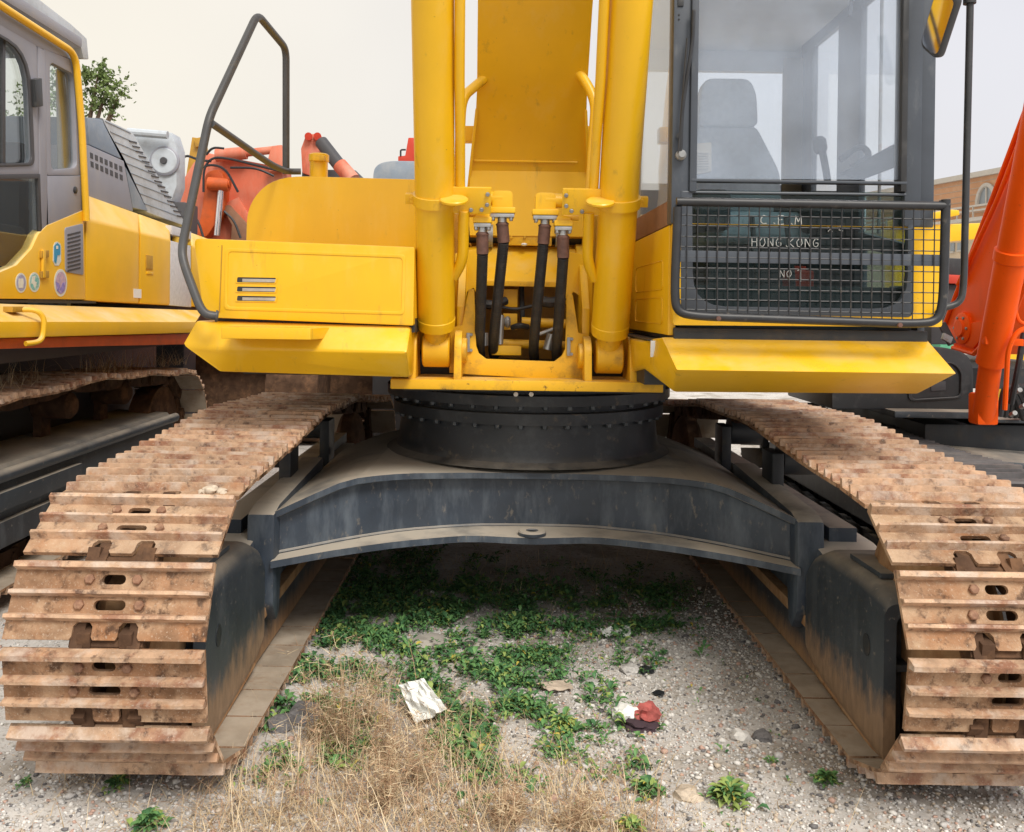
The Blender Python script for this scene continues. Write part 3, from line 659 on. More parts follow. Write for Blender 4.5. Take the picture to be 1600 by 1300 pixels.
# boom cylinders ------------------------------------------------------------
def cylinder(xl, u_foot, v_foot, side):
    foot = P(u_foot, v_foot, 4.12); foot.x = xl
    top = Vector((xl + .01 * side, 3.47, 2.80)); ax = (top - foot).normalized()
    mb = MB()
    prof = [(.115, .060), (.118, .083), (.150, .0865), (.165, .0865), (.168, .084), (2.9, .084), (2.902, .088), (3.0, .088)]
    mb.lathe(foot, ax, prof, 40); cy = mb.build('boom_cylinder', Y1, ex, 30)
    mb = MB(); mb.lathe(foot + Vector((-.062, 0, 0)), (1, 0, 0), [(0, .070), (.006, .078), (.118, .078), (.124, .070)], 28)
    mb.lathe(foot, ax, [(0, .055), (.13, .058)], 20); mb.build('foot_eye', 'yellow_worn', cy, 30)
    for s_ in (-1, 1):                        # clevis lugs
        x = foot.x + s_ * .085
        pts = [(x, 4.12 + .092 * math.cos(q), foot.z + .092 * math.sin(q)) for q in [math.pi * k / 12 for k in range(13)]]
        pts = [(x, 4.26, 1.274)] + [(x, 4.12 - .092 * math.cos(q) * -1, foot.z + .092 * math.sin(q)) for q in [math.pi * k / 12 for k in range(13)]] + [(x, 4.01, 1.274)]
        mb = MB(); mb.prism(pts, (s_ * .034, 0, 0), .004)
        if s_ == -side or True: mb.lathe(Vector((x + s_ * .034, 4.12, foot.z)), (s_, 0, 0), [(0, .058), (.018, .058), (.022, .052), (.022, .03)], 24)
        mb.build('clevis_lug', 'yellow_worn', cy, 30)
    # clamp band
    def on(v_target):                          # point on the axis seen at this row
        k = 0
        for _ in range(30):
            q = foot + ax * k; vv = CYP + FPX * (CAMZ - q.z) / q.y; k += (vv - v_target) / 420
        return foot + ax * k
    c = on(312)
    u_ = Vector((1, 0, 0)); w_ = ax.cross(u_).normalized()
    mb = MB(); mb.lathe(c - ax * .022, ax, [(0, .084), (0, .0945), (.044, .0945), (.044, .084)], 40)
    band = mb.build('clamp_band', Y1, cy, 30)
    fr = w_ if w_.y < 0 else -w_                # towards the camera
    mb = MB(); o = c - u_ * side * .095
    M = Matrix.Translation(o) @ Matrix((u_, fr, ax)).transposed().to_4x4()
    mb.box(-.03, .03, -.014, .014, -.022, .022, .003, M)
    for dx in (-.009, .012): mb.hexbolt(o + fr * .014 + ax * (dx * .8), fr, .010, .012)
    mb.build('clamp_ear', 'yellow_worn', cy, 30)
    # bracket plate toward the middle
    o = c + u_ * side * .155 + fr * .02 + ax * .005
    M = Matrix.Translation(o) @ Matrix((u_ * side, fr, ax)).transposed().to_4x4()
    mb = MB(); mb.box(-.085, .085, -.008, .008, -.06, .055, .003, M)
    br = mb.build('pipe_bracket', Y1, cy, 30)
    for dx, dz in ((.070, .028), (.068, -.018), (.045, -.040), (.0, -.042)):
        mb = MB(); mb.hexbolt(o + u_ * side * dx + fr * .008 + ax * dz, fr, .0095, .010); mb.build('bolt', 'steel_dull', br)
    # round stop plate standing out of the bracket
    mb = MB(); q = c + u_ * side * .085 + fr * .075 + ax * .012
    mb.lathe(q, ax, [(0, .055), (.004, .060), (.012, .060), (.016, .055)], 24); mb.build('step_disc', Y1, br)
    # rigid oil pipes
    a = on(-60) + u_ * side * .108 + fr * .03; b = c + u_ * side * .108 + fr * .0 + ax * .05
    mb = MB(); mb.tube([a, on(120) + u_ * side * .106 + fr * .03, on(220) + u_ * side * .108 + fr * .01, b], .021, 12)
    mb.build('oil_pipe', Y1, cy)
    lo = on(350); mb = MB()
    mb.tube(bez([o - ax * .05 - u_ * side * .03, lo + u_ * side * .122 + fr * .02 - ax * .03, lo + u_ * side * .122 + fr * .02 - ax * .16, lo + u_ * side * .08 - ax * .25], .07), .024, 12)
    mb.build('oil_pipe', Y1, cy)
    return cy, band, o, u_ * side, fr, ax
cylL = cylinder(-.285, 684, 547, 1)
cylR = cylinder(.505, 946, 557, -1)

# elbows and hoses
def hose(pts, cy, r=.0245):
    path = bez(pts, .25, 8)
    d = [0.0]
    for a_, b_ in zip(path, path[1:]): d.append(d[-1] + (b_ - a_).length)
    n = int(d[-1] / .0045); pts_, rr = [], []
    arr = np.array([tuple(q) for q in path])
    for k in range(n + 1):                      # spiral guard: shallow rings along the hose
        q = d[-1] * k / n; pts_.append([np.interp(q, d, arr[:, j]) for j in range(3)]); rr.append(r * (1.0 if k % 3 else .955))
    mb = MB(); mb.tube(pts_, r, 14, radii=rr); h = mb.build('hydraulic_hose', 'rubber', ex, 20); return h
def elbow(cy, u, v, w, h, Y, side, name='elbow_fitting'):
    a = P(u - w / 2, v, Y); b = P(u + w / 2, v + h, Y); k = b.x - a.x; c = (a.x + b.x) / 2; zt, zb = a.z, b.z
    mb = MB()                                   # cast block with a rounded shoulder, a stub to the bracket and a bolted foot
    q = rounded([(c - k * .5, Y - .03, zb), (c - k * .5, Y - .03, zt), (c + k * .5, Y - .03, zt), (c + k * .5, Y - .03, zb)], [.002, .020, .020, .002], 4)
    mb.prism(q, (0, .06, 0), .008)
    mb.cyl((c, Y, (zt + zb) / 2 + .012), (c - side * k * 1.1, Y, (zt + zb) / 2 + .012), min(k * .36, (zt - zb) * .42), n=16)
    mb.box(c - k * .66, c + k * .66, Y - .040, Y + .034, zb - .012, zb + .014, .006)
    e = mb.build(name, Y1, cy[0], 40)
    mb = MB(); mb.box(c - k * .60, c + k * .60, Y - .034, Y + .03, zb - .030, zb - .0125, .004)
    mb.cyl((c, Y, zb - .030), (c, Y, zb - .050), .020, n=12)
    for dx in (-.45, .45):
        for dy in (-.022, .022): mb.hexbolt((c + dx * k, Y + dy, zb - .030), (0, 0, -1), .008, .011)
    mb.build('port_flange', 'steel', e)
    return Vector((c, Y, zb - .045))
def hose_run(cy, top, u0, v0, u1, v1, Y0, Y1_, fer):
    d = (P(u1, v1, Y1_) - top)
    a = top; b = P(u0, v0, Y0)
    mb = MB(); mb.tube([a, a + (b - a) * .1, b], .0265, 14, radii=[.018, .0265, .0265]); mb.tube([a + (b - a) * .12, a + (b - a) * .16], .029, 14)
    h = hose([b - (b - a) * .02, b + (P(u1, v1, Y1_) - b) * .5 + Vector((0, -.01, 0)), P(u1, v1, Y1_), P(u1 + 2, v1 + 16, Y1_ + .16)], cy)
    mb.build('hose_ferrule', fer, h)
t = elbow(cylL, 785, 299, 31, 31, 3.90, 1); hose_run(cylL, t, 787, 378, 770, 540, 3.92, 4.23, 'rust_ferrule')
t = elbow(cylL, 754, 333, 22, 12, 3.88, 1); hose_run(cylL, t, 754, 396, 749, 545, 3.90, 4.23, 'rust_ferrule')
t = elbow(cylR, 852, 302, 31, 31, 3.90, -1); hose_run(cylR, t, 849, 380, 833, 544, 3.92, 4.23, 'rust_ferrule')
t = elbow(cylR, 880, 338, 22, 12, 3.88, -1); hose_run(cylR, t, 880, 402, 869, 550, 3.90, 4.23, 'rust_ferrule')

# boom ---------------------------------------------------------------------
BX = .145
secs = [  # y, z of the underside, half width, depth normal to it
    (4.565, 1.965, .300, .30), (4.585, 2.13, .312, .42), (4.60, 2.30, .300, .52), (4.52, 2.46, .280, .62), (4.36, 2.66, .268, .70), (4.10, 2.97, .262, .76), (2.9, 4.35, .258, .82), (1.9, 5.25, .258, .86), (.8, 5.85, .256, .84)]
bm_ = MB(); loops = []
for i, (y, z, hw, dp) in enumerate(secs):
    y0, z0 = secs[max(0, i - 1)][:2]; y1, z1 = secs[min(len(secs) - 1, i + 1)][:2]
    t = Vector((0, y1 - y0, z1 - z0)).normalized(); nrm = Vector((0, t.z, -t.y))    # upper/back side
    a = Vector((BX - hw, y, z)); b = Vector((BX + hw, y, z)); loops.append([bm_.bm.verts.new(q) for q in (a, b, b + nrm * dp, a + nrm * dp)])
for A, B in zip(loops, loops[1:]):
    for k in range(4): bm_.bm.faces.new((A[k], A[(k + 1) % 4], B[(k + 1) % 4], B[k]))
bm_.bm.faces.new(loops[0]); bm_.bm.faces.new(loops[-1][::-1]); bm_._fin([v for l in loops for v in l], 0)
boom = bm_.build('boom', Y1, ex, 30)
for s_ in (-1, 1):                              # flared side plates by the foot and edge flanges
    mb = MB(); pts = [(BX + s_ * .262, 4.42, 2.58), (BX + s_ * .305, 4.62, 2.22), (BX + s_ * .330, 4.66, 2.06), (BX + s_ * .32, 4.98, 2.10), (BX + s_ * .272, 4.98, 2.62)]
    mb.prism(pts, (s_ * .014, 0, 0), .003); mb.build('foot_side_plate', Y1, boom)
    # bent oil pipe on the boom's side
    if s_ < 0: path = [P(760, 120, 4.35), P(741, 136, 4.30), P(722, 152, 4.25), P(719, 200, 4.2), P(717, 300, 4.1)]
    else: path = [P(895, 105, 4.35), P(912, 122, 4.30), P(931, 158, 4.25), P(928, 200, 4.2), P(922, 300, 4.1)]
    mb = MB(); mb.tube(bez(path, .09, 6), .024, 12); mb.build('boom_pipe', Y1, boom)
    mb = MB(); a = P(726 if s_ < 0 else 905, 198, 4.75); b = P(740 if s_ < 0 else 925, 222, 4.75); mb.box(a.x - .03, b.x + .03, 4.72, 4.80, b.z, a.z, .005); mb.build('pipe_clamp', Y1, boom)
w = MB(); w.tube([P(741, 251, 4.575), P(902, 254, 4.575)], .006, 6); w.build('weld_bead', Y1, boom)

# left front box, tank, skirt, step ------------------------------------------
yb = 3.84
def pf(u, v): return P(u, v, yb)
mb = MB()
front_o = rounded([pf(302, 372), pf(648, 386), pf(646, 509), pf(318, 496)], [.03, .01, .01, .05], 5)
back_o = [Vector((p.x, 5.0, p.z)) for p in front_o]
mb.prism(front_o, None, .022, pts2=back_o); box_ = mb.build('tool_box', Y1, ex, 40)
mb = MB(); ins = rounded([pf(352, 388), pf(634, 398), pf(632, 492), pf(350, 484)], .02, 4)
inn = rounded([pf(357, 393), pf(629, 403), pf(627, 487), pf(355, 479)], .018, 4)
mb.ringprism([p + Vector((0, -.003, 0)) for p in ins], [p + Vector((0, -.003, 0)) for p in inn], (0, .006, 0), .0015); mb.build('door_bead', Y1, box_, 60)
mb = MB(); g = [(346, 380), (344, 485)]; mb.tube([pf(347, 383) + Vector((0, -.001, 0)), pf(345, 440) + Vector((0, -.001, 0)), pf(343, 488) + Vector((0, -.001, 0))], .0025, 6); mb.build('panel_seam', 'brownish_yellow', box_)
for k in range(3):
    v0 = 432 + k * 14.5
    a, b, c, d = pf(369, v0), pf(434, v0 + 1.2), pf(432, v0 + 11), pf(368, v0 + 10)
    mb = MB(); q = rounded([a, b, c, d], .006, 3); cen = sum(q, Vector()) / len(q)
    qi = [cen + Vector(((p.x - cen.x) * .93, 0, (p.z - cen.z) * .80)) for p in q]
    mb.ringprism([p + Vector((0, -.004, 0)) for p in q], [p + Vector((0, -.004, 0)) for p in qi], (0, .004, 0)); louv = mb.build('louvre', Y1, box_, 60)
    mb = MB(); mb.prism([p + Vector((0, -.0015, 0)) for p in qi], (0, .001, 0)); mb.build('louvre_gap', 'dark_steel', louv, 0)
    mb = MB(); a, b = pf(379, v0 + 3.5), pf(431, v0 + 9); mb.box(a.x, b.x, yb - .0035, yb - .002, b.z, a.z); mb.build('filter_screen', 'concrete', louv, 0)
# dark gap under the box, then the skirt
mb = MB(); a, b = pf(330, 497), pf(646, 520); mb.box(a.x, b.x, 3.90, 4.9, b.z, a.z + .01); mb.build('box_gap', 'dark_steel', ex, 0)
ys, yr_ = 3.86, 3.72
top = [P(306, 501, ys), P(642, 515, ys)]; rid = [P(285, 541, yr_), P(640, 548, yr_)]; bot = [P(343, 581, ys), P(612, 590, ys)]
mb = MB(); mb.prism([top[0], P(285, 541, ys), bot[0], Vector((bot[0].x, 4.3, bot[0].z)), Vector((top[0].x, 4.3, top[0].z))], None, .014,
    pts2=[Vector((top[1].x, p.y, p.z - .012)) for p in (top[0], P(285, 541, yr_), bot[0], Vector((0, 4.3, bot[0].z)), Vector((0, 4.3, top[0].z)))])
mb.build('side_skirt', Y1, ex, 40)
a, b = P(345, 511, 3.66), P(485, 531, 3.66)
mb = MB(); mb.prism([(a.x, 3.66, a.z), (b.x, 3.66, a.z), (b.x + .045, 3.86, a.z), (a.x, 3.86, a.z)], (0, 0, b.z - a.z), .004); mb.build('step', Y1, ex, 30)
# tall tank behind the box
yt = 4.60
mb = MB(); pts = rounded([P(384, 384, yt), P(386, 318, yt), P(430, 274, yt), P(650, 280, yt), P(650, 394, yt)], [.01, .10, .16, .01, .01], 6)
mb.prism(pts, (0, .72, 0), .012); tank = mb.build('tank', Y1, ex, 40)
c = P(498, 275, 4.8); mb = MB(); mb.lathe(c, (0, 0, 1), [(-.02, .048), (.075, .048), (.078, .054), (.112, .054), (.118, .045)], 24); cap = mb.build('filler_neck', Y1, ex, 30)
mb = MB(); mb.box(c.x - .02, c.x + .045, c.y - .075, c.y - .04, c.z + .07, c.z + .10, .005); mb.build('cap_latch', 'yellow_worn', cap)

# handrail on the box and tank
A = [P(338, 494, 3.76), P(316, 490, 3.74), P(287, 412, 3.76), P(284, 388, 3.78), P(327, 183, 3.86), P(402, 22, 4.25), P(447, 76, 4.66), P(447, 272, 4.74)]
mb = MB(); mb.tube(bez(A, .06, 6), .0185, 14)
rail = mb.build('handrail', 'rail_grey', ex)
mb = MB(); mb.tube(bez([P(331, 193, 3.86), P(425, 258, 4.5), P(448, 268, 4.74), P(470, 268, 4.76)], .08, 6), .0165, 12); mb.build('rail_brace', 'rail_grey', rail)
mb = MB(); q = P(339, 494, 3.76); mb.lathe(q, (1, .3, -.1), [(-.006, .026), (.0, .026), (.006, .022)], 14); mb.build('rail_foot', 'rail_grey', rail)

# right skirt under the cab ---------------------------------------------------
yk, yg = 3.50, 3.27
T0, T1 = P(1034, 527, yk), P(1451, 532, yk); R0, R1 = P(1057, 578, yg), P(1497, 584, yg); B0, B1 = P(1052, 612, yk), P(1436, 615, yk)
E0, E1 = P(1002, 534, 3.72), P(1004, 572, 3.72)
mb = MB(); bmv = lambda p: mb.bm.verts.new(p)
vs = [bmv(p) for p in (T0, T1, R0, R1, B0, B1, E0, E1, Vector((T1.x + .02, 4.4, T1.z)), Vector((B1.x + .02, 4.4, B1.z)), Vector((E0.x, 4.4, E0.z)), Vector((E1.x, 4.4, B0.z)))]
t0, t1, r0, r1, b0, b1, e0, e1, k1, k2, k3, k4 = vs
for f in ((t0, t1, r1, r0), (r0, r1, b1, b0), (e0, t0, r0, b0, e1), (t1, k1, k2, b1, r1), (t0, e0, k3, k1, t1), (b0, b1, k2, k4, e1), (e0, e1, k4, k3), (k1, k3, k4, k2)): mb.bm.faces.new(f)
mb._fin(vs, .012); skirt = mb.build('side_skirt', Y1, ex, 40)
a, b = P(1018, 532, 3.585), P(1029, 558, 3.585)
mb = MB(); n_ = Vector((-.75, -.65, 0)).normalized(); u_ = Vector((.65, -.75, 0)).normalized()
mb.prism([a + n_ * .0, a + u_ * .035, b + u_ * .01 + Vector((0, 0, -.0)), Vector((a.x, a.y, b.z))], n_ * .006, .001); mb.build('label_plate', 'white_part_hole_light', skirt)
# ================================================================== main excavator: cab
YCB = 3.46                                   # front plane of the cab
def pc(u, v, dy=0.0): return P(u, v, YCB + dy)
XL, XR = pc(1050, 300).x, pc(1467, 300).x     # outer sides
YBK, ZTOP, ZBOT = 5.02, 3.16, 1.50
DK = 'slate_paint'
cab = thing('_tmp', (0, 0, 0), 'x', 'x'); bpy.data.objects.remove(cab)
# body shell: floor and roof tie the rest together
mb = MB(); mb.box(XL + .02, XR - .02, YCB + .03, YBK, ZBOT - .02, ZBOT + .03, .006); cab = mb.build('cab', 'dark_steel', ex)
mb = MB(); mb.box(XL + .01, XR - .01, YCB + .02, YBK + .02, ZTOP - .07, ZTOP, .03); mb.box(XL + .07, XR - .07, YCB + .08, YBK - .05, ZTOP - .12, ZTOP - .07); mb.build('cab_roof', 'interior', cab)
# left front pillar, a stepped section with a light inner edge
def bar(u0, u1, v0, v1, y0, y1, m, name, par, bev=.006):
    a, b = P(u0, v0, YCB + y0), P(u1, v1, YCB + y0)
    mb = MB(); mb.box(a.x, b.x, YCB + y0, YCB + y1, b.z, a.z, bev); return mb.build(name, m, par)
zt = ZTOP - .03
def vbar(u0, u1, vbot, y0, y1, m, name, bev=.006, par=None):
    a, b = pc(u0, 200), pc(u1, 200); zb = pc((u0 + u1) / 2, vbot).z
    mb = MB(); mb.box(a.x, b.x, YCB + y0, YCB + y1, zb, zt, bev); return mb.build(name, m, par or cab)
vbar(1050, 1080, 350, .0, .09, DK, 'front_pillar', .012)
vbar(1078, 1089, 300, -.012, .05, DK, 'window_channel', .004)
vbar(1414, 1441, 355, -.004, .10, DK, 'front_pillar', .012)
vbar(1440, 1468, 355, .03, .16, DK, 'corner_pillar', .012)
vbar(1407, 1416, 300, -.012, .05, 'plastic_black', 'window_channel', .003)
bar(1080, 1418, 279, 288, -.014, .03, DK, 'window_rail', cab, .003)
# panes
def pane(name, uvs, dy, m, par, r=0):
    pts = [pc(u, v, dy) for u, v in uvs]
    if r: pts = rounded(pts, r, 5)
    mb = MB(); mb.prism(pts, (0, .006, 0)); return mb.build(name, m, par, 0)
pane('front_window', [(1088, -230), (1408, -226), (1410, 281), (1086, 279)], .012, 'glass_cab', cab)
low_w = pane('lower_window', [(1082, 297), (1420, 301), (1420, 486), (1082, 482)], .016, 'glass_low', cab, [.001, .001, .12, .12])
# lower front: dark frame round the lower window, yellow skin around it
o4 = [(1052, 349), (1474, 356), (1472, 511), (1052, 508)]
yo = rounded([pc(*q) for q in o4], [.004, .004, .012, .012], 5); yi = rounded([pc(1066, 349), pc(1426, 355), pc(1426, 494), pc(1066, 488)], [.001, .001, .03, .03], 5)
mb = MB(); mb.ringprism(yo, yi, (0, .045, 0), .003); mb.build('front_skin', Y1, cab, 40)
bo = rounded([pc(1064, 298, -.003), pc(1428, 302, -.003), pc(1428, 496, -.003), pc(1064, 490, -.003)], [.002, .002, .03, .03], 5)
bi = rounded([pc(1082, 302, -.003), pc(1419, 306, -.003), pc(1418, 483, -.003), pc(1083, 478, -.003)], [.002, .002, .125, .125], 5)
mb = MB(); mb.ringprism(bo, bi, (0, .03, 0), .004); mb.build('lower_window_frame', DK, cab, 40)
# side wall towards the boom
xw = XL
def side(name, yz, m, th=.03, bev=.004, x=None, par=None):
    mb = MB(); mb.prism([((xw if x is None else x), y, z) for y, z in yz], (th, 0, 0), bev); return mb.build(name, m, par or cab, 40)
sz = pc(1050, 350).z; s2 = 1.93
side('side_skin', [(YCB + .05, ZBOT), (YCB + .05, sz), (4.05, sz - .00), (YBK, s2), (YBK, ZBOT)], Y1)
for z0, z1 in ((1.68, 1.80), (1.54, 1.65)):
    q = rounded([(xw - .004, 3.62, z0), (xw - .004, 3.62, z1), (xw - .004, 4.35, z1), (xw - .004, 4.35, z0)], .03, 4); c = sum(q, Vector()) / len(q)
    mb = MB(); mb.ringprism(q, [c + (p - c) * .95 for p in q], (.006, 0, 0), .001); mb.build('pressed_panel', Y1, cab, 60)
side('side_sill', [(YCB + .09, sz + .004), (YCB + .09, sz + .10), (YBK, sz + .12), (YBK, sz + .004)], 'pipe_brown', .02)
side('side_post', [(4.36, sz + .1), (4.36, zt), (4.46, zt), (4.46, sz + .1)], 'cream', .025)
side('side_post', [(YBK - .08, sz + .1), (YBK - .08, zt), (YBK, zt), (YBK, sz + .1)], 'cream', .025)
side('side_window', [(YCB + .085, sz + .09), (YCB + .085, zt), (YBK - .08, zt), (YBK - .08, sz + .10)], 'glass_side', .006, 0, x=xw + .01)
# far side (door) wall
xd = XR - .03
dw = sz - .05
side('door_sill', [(YCB + .10, ZBOT), (YCB + .10, 1.56), (4.2, 1.56), (4.2, ZBOT)], DK, .03, x=xd)
side('door_rail', [(YCB + .10, 1.80), (YCB + .10, 1.86), (4.2, 1.98), (4.2, 1.91)], DK, .03, x=xd)
side('door_edge', [(4.12, 1.56), (4.12, 1.92), (4.2, 1.93), (4.2, 1.56)], DK, .029, x=xd + .0005)
side('lower_door_window', [(YCB + .10, 1.55), (YCB + .10, 1.81), (4.13, 1.91), (4.13, 1.55)], 'glass_side', .006, 0, x=xd + .012)
side('rear_side_skin', [(4.2, ZBOT), (4.2, 2.0), (YBK, 2.0), (YBK, ZBOT)], DK, .03, x=xd)
for y0, y1 in ((4.16, 4.44), (4.80, YBK)): side('door_post', [(y0, 1.9), (y0, zt), (y1, zt), (y1, 1.9)], DK, .03, x=xd)
side('door_head', [(YCB + .1, 3.02), (YCB + .1, zt), (YBK, zt), (YBK, 3.02)], DK, .032, x=xd - .001)
side('door_window', [(YCB + .10, 1.84), (YCB + .10, 3.04), (4.18, 3.04), (4.18, 1.97)], 'glass_side', .006, 0, x=xd + .012)
side('rear_side_window', [(4.43, 1.99), (4.43, 3.04), (4.82, 3.04), (4.82, 1.99)], 'glass_side', .006, 0, x=xd + .012)
mb = MB(); mb.tube([(xd + .02, 3.98, 1.95), (xd + .02, 3.98, 3.03)], .008, 8); mb.build('window_divider', 'steel_dull', cab)
# rear wall with window
def rear(x0, x1, z0, z1, m='interior', nm='rear_wall_panel', y=YBK - .04, th=.04): mb = MB(); mb.box(x0, x1, y, y + th, z0, z1); return mb.build(nm, m, cab, 0)
rwz0, rwz1, rwx0, rwx1 = 2.30, 2.93, XL + .12, P(1222, 150, YBK).x
rear(XL + .03, XR - .03, ZBOT, rwz0); rear(XL + .03, XR - .03, rwz1, zt); rear(XL + .03, rwx0, rwz0, rwz1); rear(rwx1, XR - .03, rwz0, rwz1)
rear(rwx0, rwx1, rwz0, rwz1, 'glass_side', 'rear_window', YBK - .02, .006)
# curtain gathered beside the rear window
mb = MB(); pts = []
for k in range(25):
    x = rwx1 - .02 + .125 * k / 24; pts.append((x, YBK - .075 + .016 * math.sin(k * 1.57), 0))
b_ = [mb.bm.verts.new((x, y, 2.12)) for x, y, _ in pts]; t_ = [mb.bm.verts.new((x, y, 3.0)) for x, y, _ in pts]
for k in range(24): mb.bm.faces.new((b_[k], b_[k + 1], t_[k + 1], t_[k]))
bmesh.ops.solidify(mb.bm, geom=mb.bm.faces[:], thickness=.004); mb.build('curtain', 'curtain', cab, 60)
# seat
sx = P(1143, 200, 4.5).x
mb = MB(); mb.box(sx - .25, sx + .25, 4.02, 4.55, 1.90, 2.05, .05); seat = mb.build('seat', 'seat_cloth', cab, 60)
mb = MB(); q = rounded([(sx - .27, 4.50, 2.0), (sx - .27, 4.50, 2.30), (sx - .16, 4.56, 2.55), (sx + .14, 4.56, 2.55), (sx + .25, 4.50, 2.30), (sx + .27, 4.50, 2.0)], .05, 4)
mb.prism(q, (0, .12, 0), .03); mb.build('backrest', 'seat_cloth', seat, 60)
mb = MB(); q = rounded([(sx - .165, 4.53, 2.53), (sx - .15, 4.53, 2.72), (sx - .12, 4.53, 2.775), (sx + .10, 4.53, 2.775), (sx + .135, 4.53, 2.70), (sx + .145, 4.53, 2.53)], .04, 4)
mb.prism(q, (0, .09, 0), .025); mb.build('headrest', 'seat_cloth', seat, 60)
mb = MB(); mb.box(sx - .2, sx + .2, 4.1, 4.5, ZBOT + .03, 1.90, .02); mb.build('seat_base', 'interior_dark', seat)
mb = MB(); mb.prism([P(1086, 224, 4.1), P(1112, 222, 4.1), P(1112, 268, 4.1), P(1087, 272, 4.1)], (0, .05, 0), .005)
for k in range(7): p = P(1090, 238 + 4 * k, 4.095); mb.box(p.x, p.x + .05, 4.09, 4.1, p.z - .004, p.z)
mb.build('air_vent', 'cream', cab)
# consoles and levers
for s_, u in ((-1, 1100), (1, 1270)):
    x = P(u, 280, 4.1).x; mb = MB(); mb.box(x - .08, x + .08, 3.9, 4.45, 1.95, 2.13, .03); con = mb.build('armrest_console', 'interior_dark', cab, 60)
def pt(u, v, Y): return P(u, v, Y)
mb = MB(); mb.tube(bez([pt(1293, 282, 3.95), pt(1290, 262, 3.93), pt(1284, 232, 3.92)], .05), .016, 10, ); mb.lathe(pt(1283, 240, 3.92), (-.15, 0, 1), [(0, .02), (.02, .03), (.06, .028), (.075, .015)], 12); mb.build('control_lever', 'interior_dark', cab)
mb = MB(); mb.tube(bez([pt(1312, 250, 3.9), pt(1345, 226, 3.88), pt(1362, 243, 3.86), pt(1330, 262, 3.88)], .04), .014, 10); mb.build('lock_lever', 'interior_dark', cab)
mb = MB(); mb.prism([pt(1318, 268, 3.85), pt(1412, 218, 3.7), pt(1414, 256, 3.7), pt(1350, 280, 3.85)], (0, .06, 0), .004); mb.build('side_console', 'interior_dark', cab)
mb = MB(); mb.box(XL + .05, XR - .05, YCB + .1, YCB + .16, 1.50, 1.70, .01); mb.build('kick_plate', 'interior_dark', cab)
for u in (1180, 1235):
    mb = MB(); p = P(u, 440, 3.75); mb.tube(bez([(p.x, 3.70, 1.55), (p.x, 3.72, 1.75), (p.x + .01, 3.85, 2.0)], .1), .012, 8); mb.box(p.x - .05, p.x + .05, 3.62, 3.74, 1.56, 1.60, .01); mb.build('travel_pedal', 'interior_dark', cab)
# red box standing on the cab floor, seen through the lower window
a, b = P(1236, 422, 3.78), P(1272, 474, 3.78); mb = MB(); mb.box(a.x, b.x, 3.78, 3.90, ZBOT + .03, a.z, .01); mb.box(a.x + .02, b.x - .02, 3.82, 3.86, a.z, a.z + .02, .004); mb.build('red_floor_box', 'red', cab)
# wiper
mb = MB(); mb.tube(bez([pc(1084, 16, -.03), pc(1083, 60, -.035), pc(1066, 170, -.03), pc(1063, 245, -.025)], .05), .007, 8); mb.tube([pc(1074, 60, -.03), pc(1060, 240, -.028)], .004, 6)
wip = mb.build('wiper', 'cage_black', cab)
mb = MB(); mb.lathe(pc(1063, 243, -.005), (0, -1, 0), [(0, .020), (.02, .020), (.028, .012), (.034, .012)], 14); mb.build('wiper_pivot', 'steel_dull', wip)
mb = MB(); mb.cyl(pc(1061, 212, -.0), pc(1061, 212, -.03), .012, n=10); mb.build('side_latch', 'plastic_black', cab)
mb = MB(); mb.box(pc(1059, 0).x, pc(1068, 0).x, YCB - .006, YCB + .01, pc(1060, 10).z, pc(1060, -3).z, .002); mb.build('pillar_fitting', 'plastic_black', cab)
for v in (23, 30):
    mb = MB(); mb.lathe(pc(1061, v, -.0005), (0, -1, 0), [(0, .004), (.003, .003)], 8); mb.build('rivet', 'plastic_black', cab)
mb = MB(); mb.tube(bez([pc(1336, -60, .1), pc(1331, 0, .1), pc(1328, 24, .1)], .05), .008, 8); mb.build('grab_handle', 'interior_dark', cab)

# hand lettering in white paint on the lower window ---------------------------
mb = MB()
def stroke(pts, w=.0012):
    q = [pc(u, v, .0135) for u, v in pts]
    for a, b in zip(q, q[1:]):
        d = (b - a); L = d.length
        if L < 1e-5: continue
        n = Vector((-d.z, 0, d.x)).normalized() * w; e = d.normalized() * w * .6
        mb.prism([a - e + n, a - e - n, b + e - n, b + e + n], (0, .0012, 0))
G = {'C': [[(.9, .1), (.5, 0), (.1, .4), (.1, .8), (.5, 1), (.95, .9)]], 'E': [[(.9, 0), (.1, 0), (.1, 1), (.95, 1)], [(.1, .5), (.7, .5)]],
     'M': [[(0, 1), (.1, 0), (.5, .7), (.9, 0), (1, 1)]], 'H': [[(.1, 0), (.1, 1)], [(.9, 0), (.9, 1)], [(.1, .5), (.9, .5)]],
     'O': [[(.5, 0), (.05, .4), (.15, .9), (.6, 1), (.95, .6), (.8, .1), (.5, 0)]], 'N': [[(.1, 1), (.1, 0), (.9, 1), (.9, 0)]],
     'G': [[(.9, .15), (.5, 0), (.1, .4), (.15, .85), (.6, 1), (.9, .8), (.9, .55), (.5, .55)]], 'K': [[(.1, 0), (.1, 1)], [(.9, 0), (.1, .55), (.9, 1)]],
     '.': [[(.4, .85), (.6, 1)]], '1': [[(.2, .15), (.6, 0), (.6, 1.1)]], 'x': [[(0, .2), (.8, .9)], [(.8, .2), (0, .9)]], 'z': [[(0, .2), (.8, .1), (.2, .7), (1, .8)]]}
def letters(txt, u, v, w, h, pitch, slope=.012):
    for ch in txt:
        if ch != ' ':
            for st in G[ch]: stroke([(u + x * w, v + y * h + rnd.uniform(-.4, .4)) for x, y in st])
        u += pitch if ch != '.' else pitch * .6; v += slope * pitch
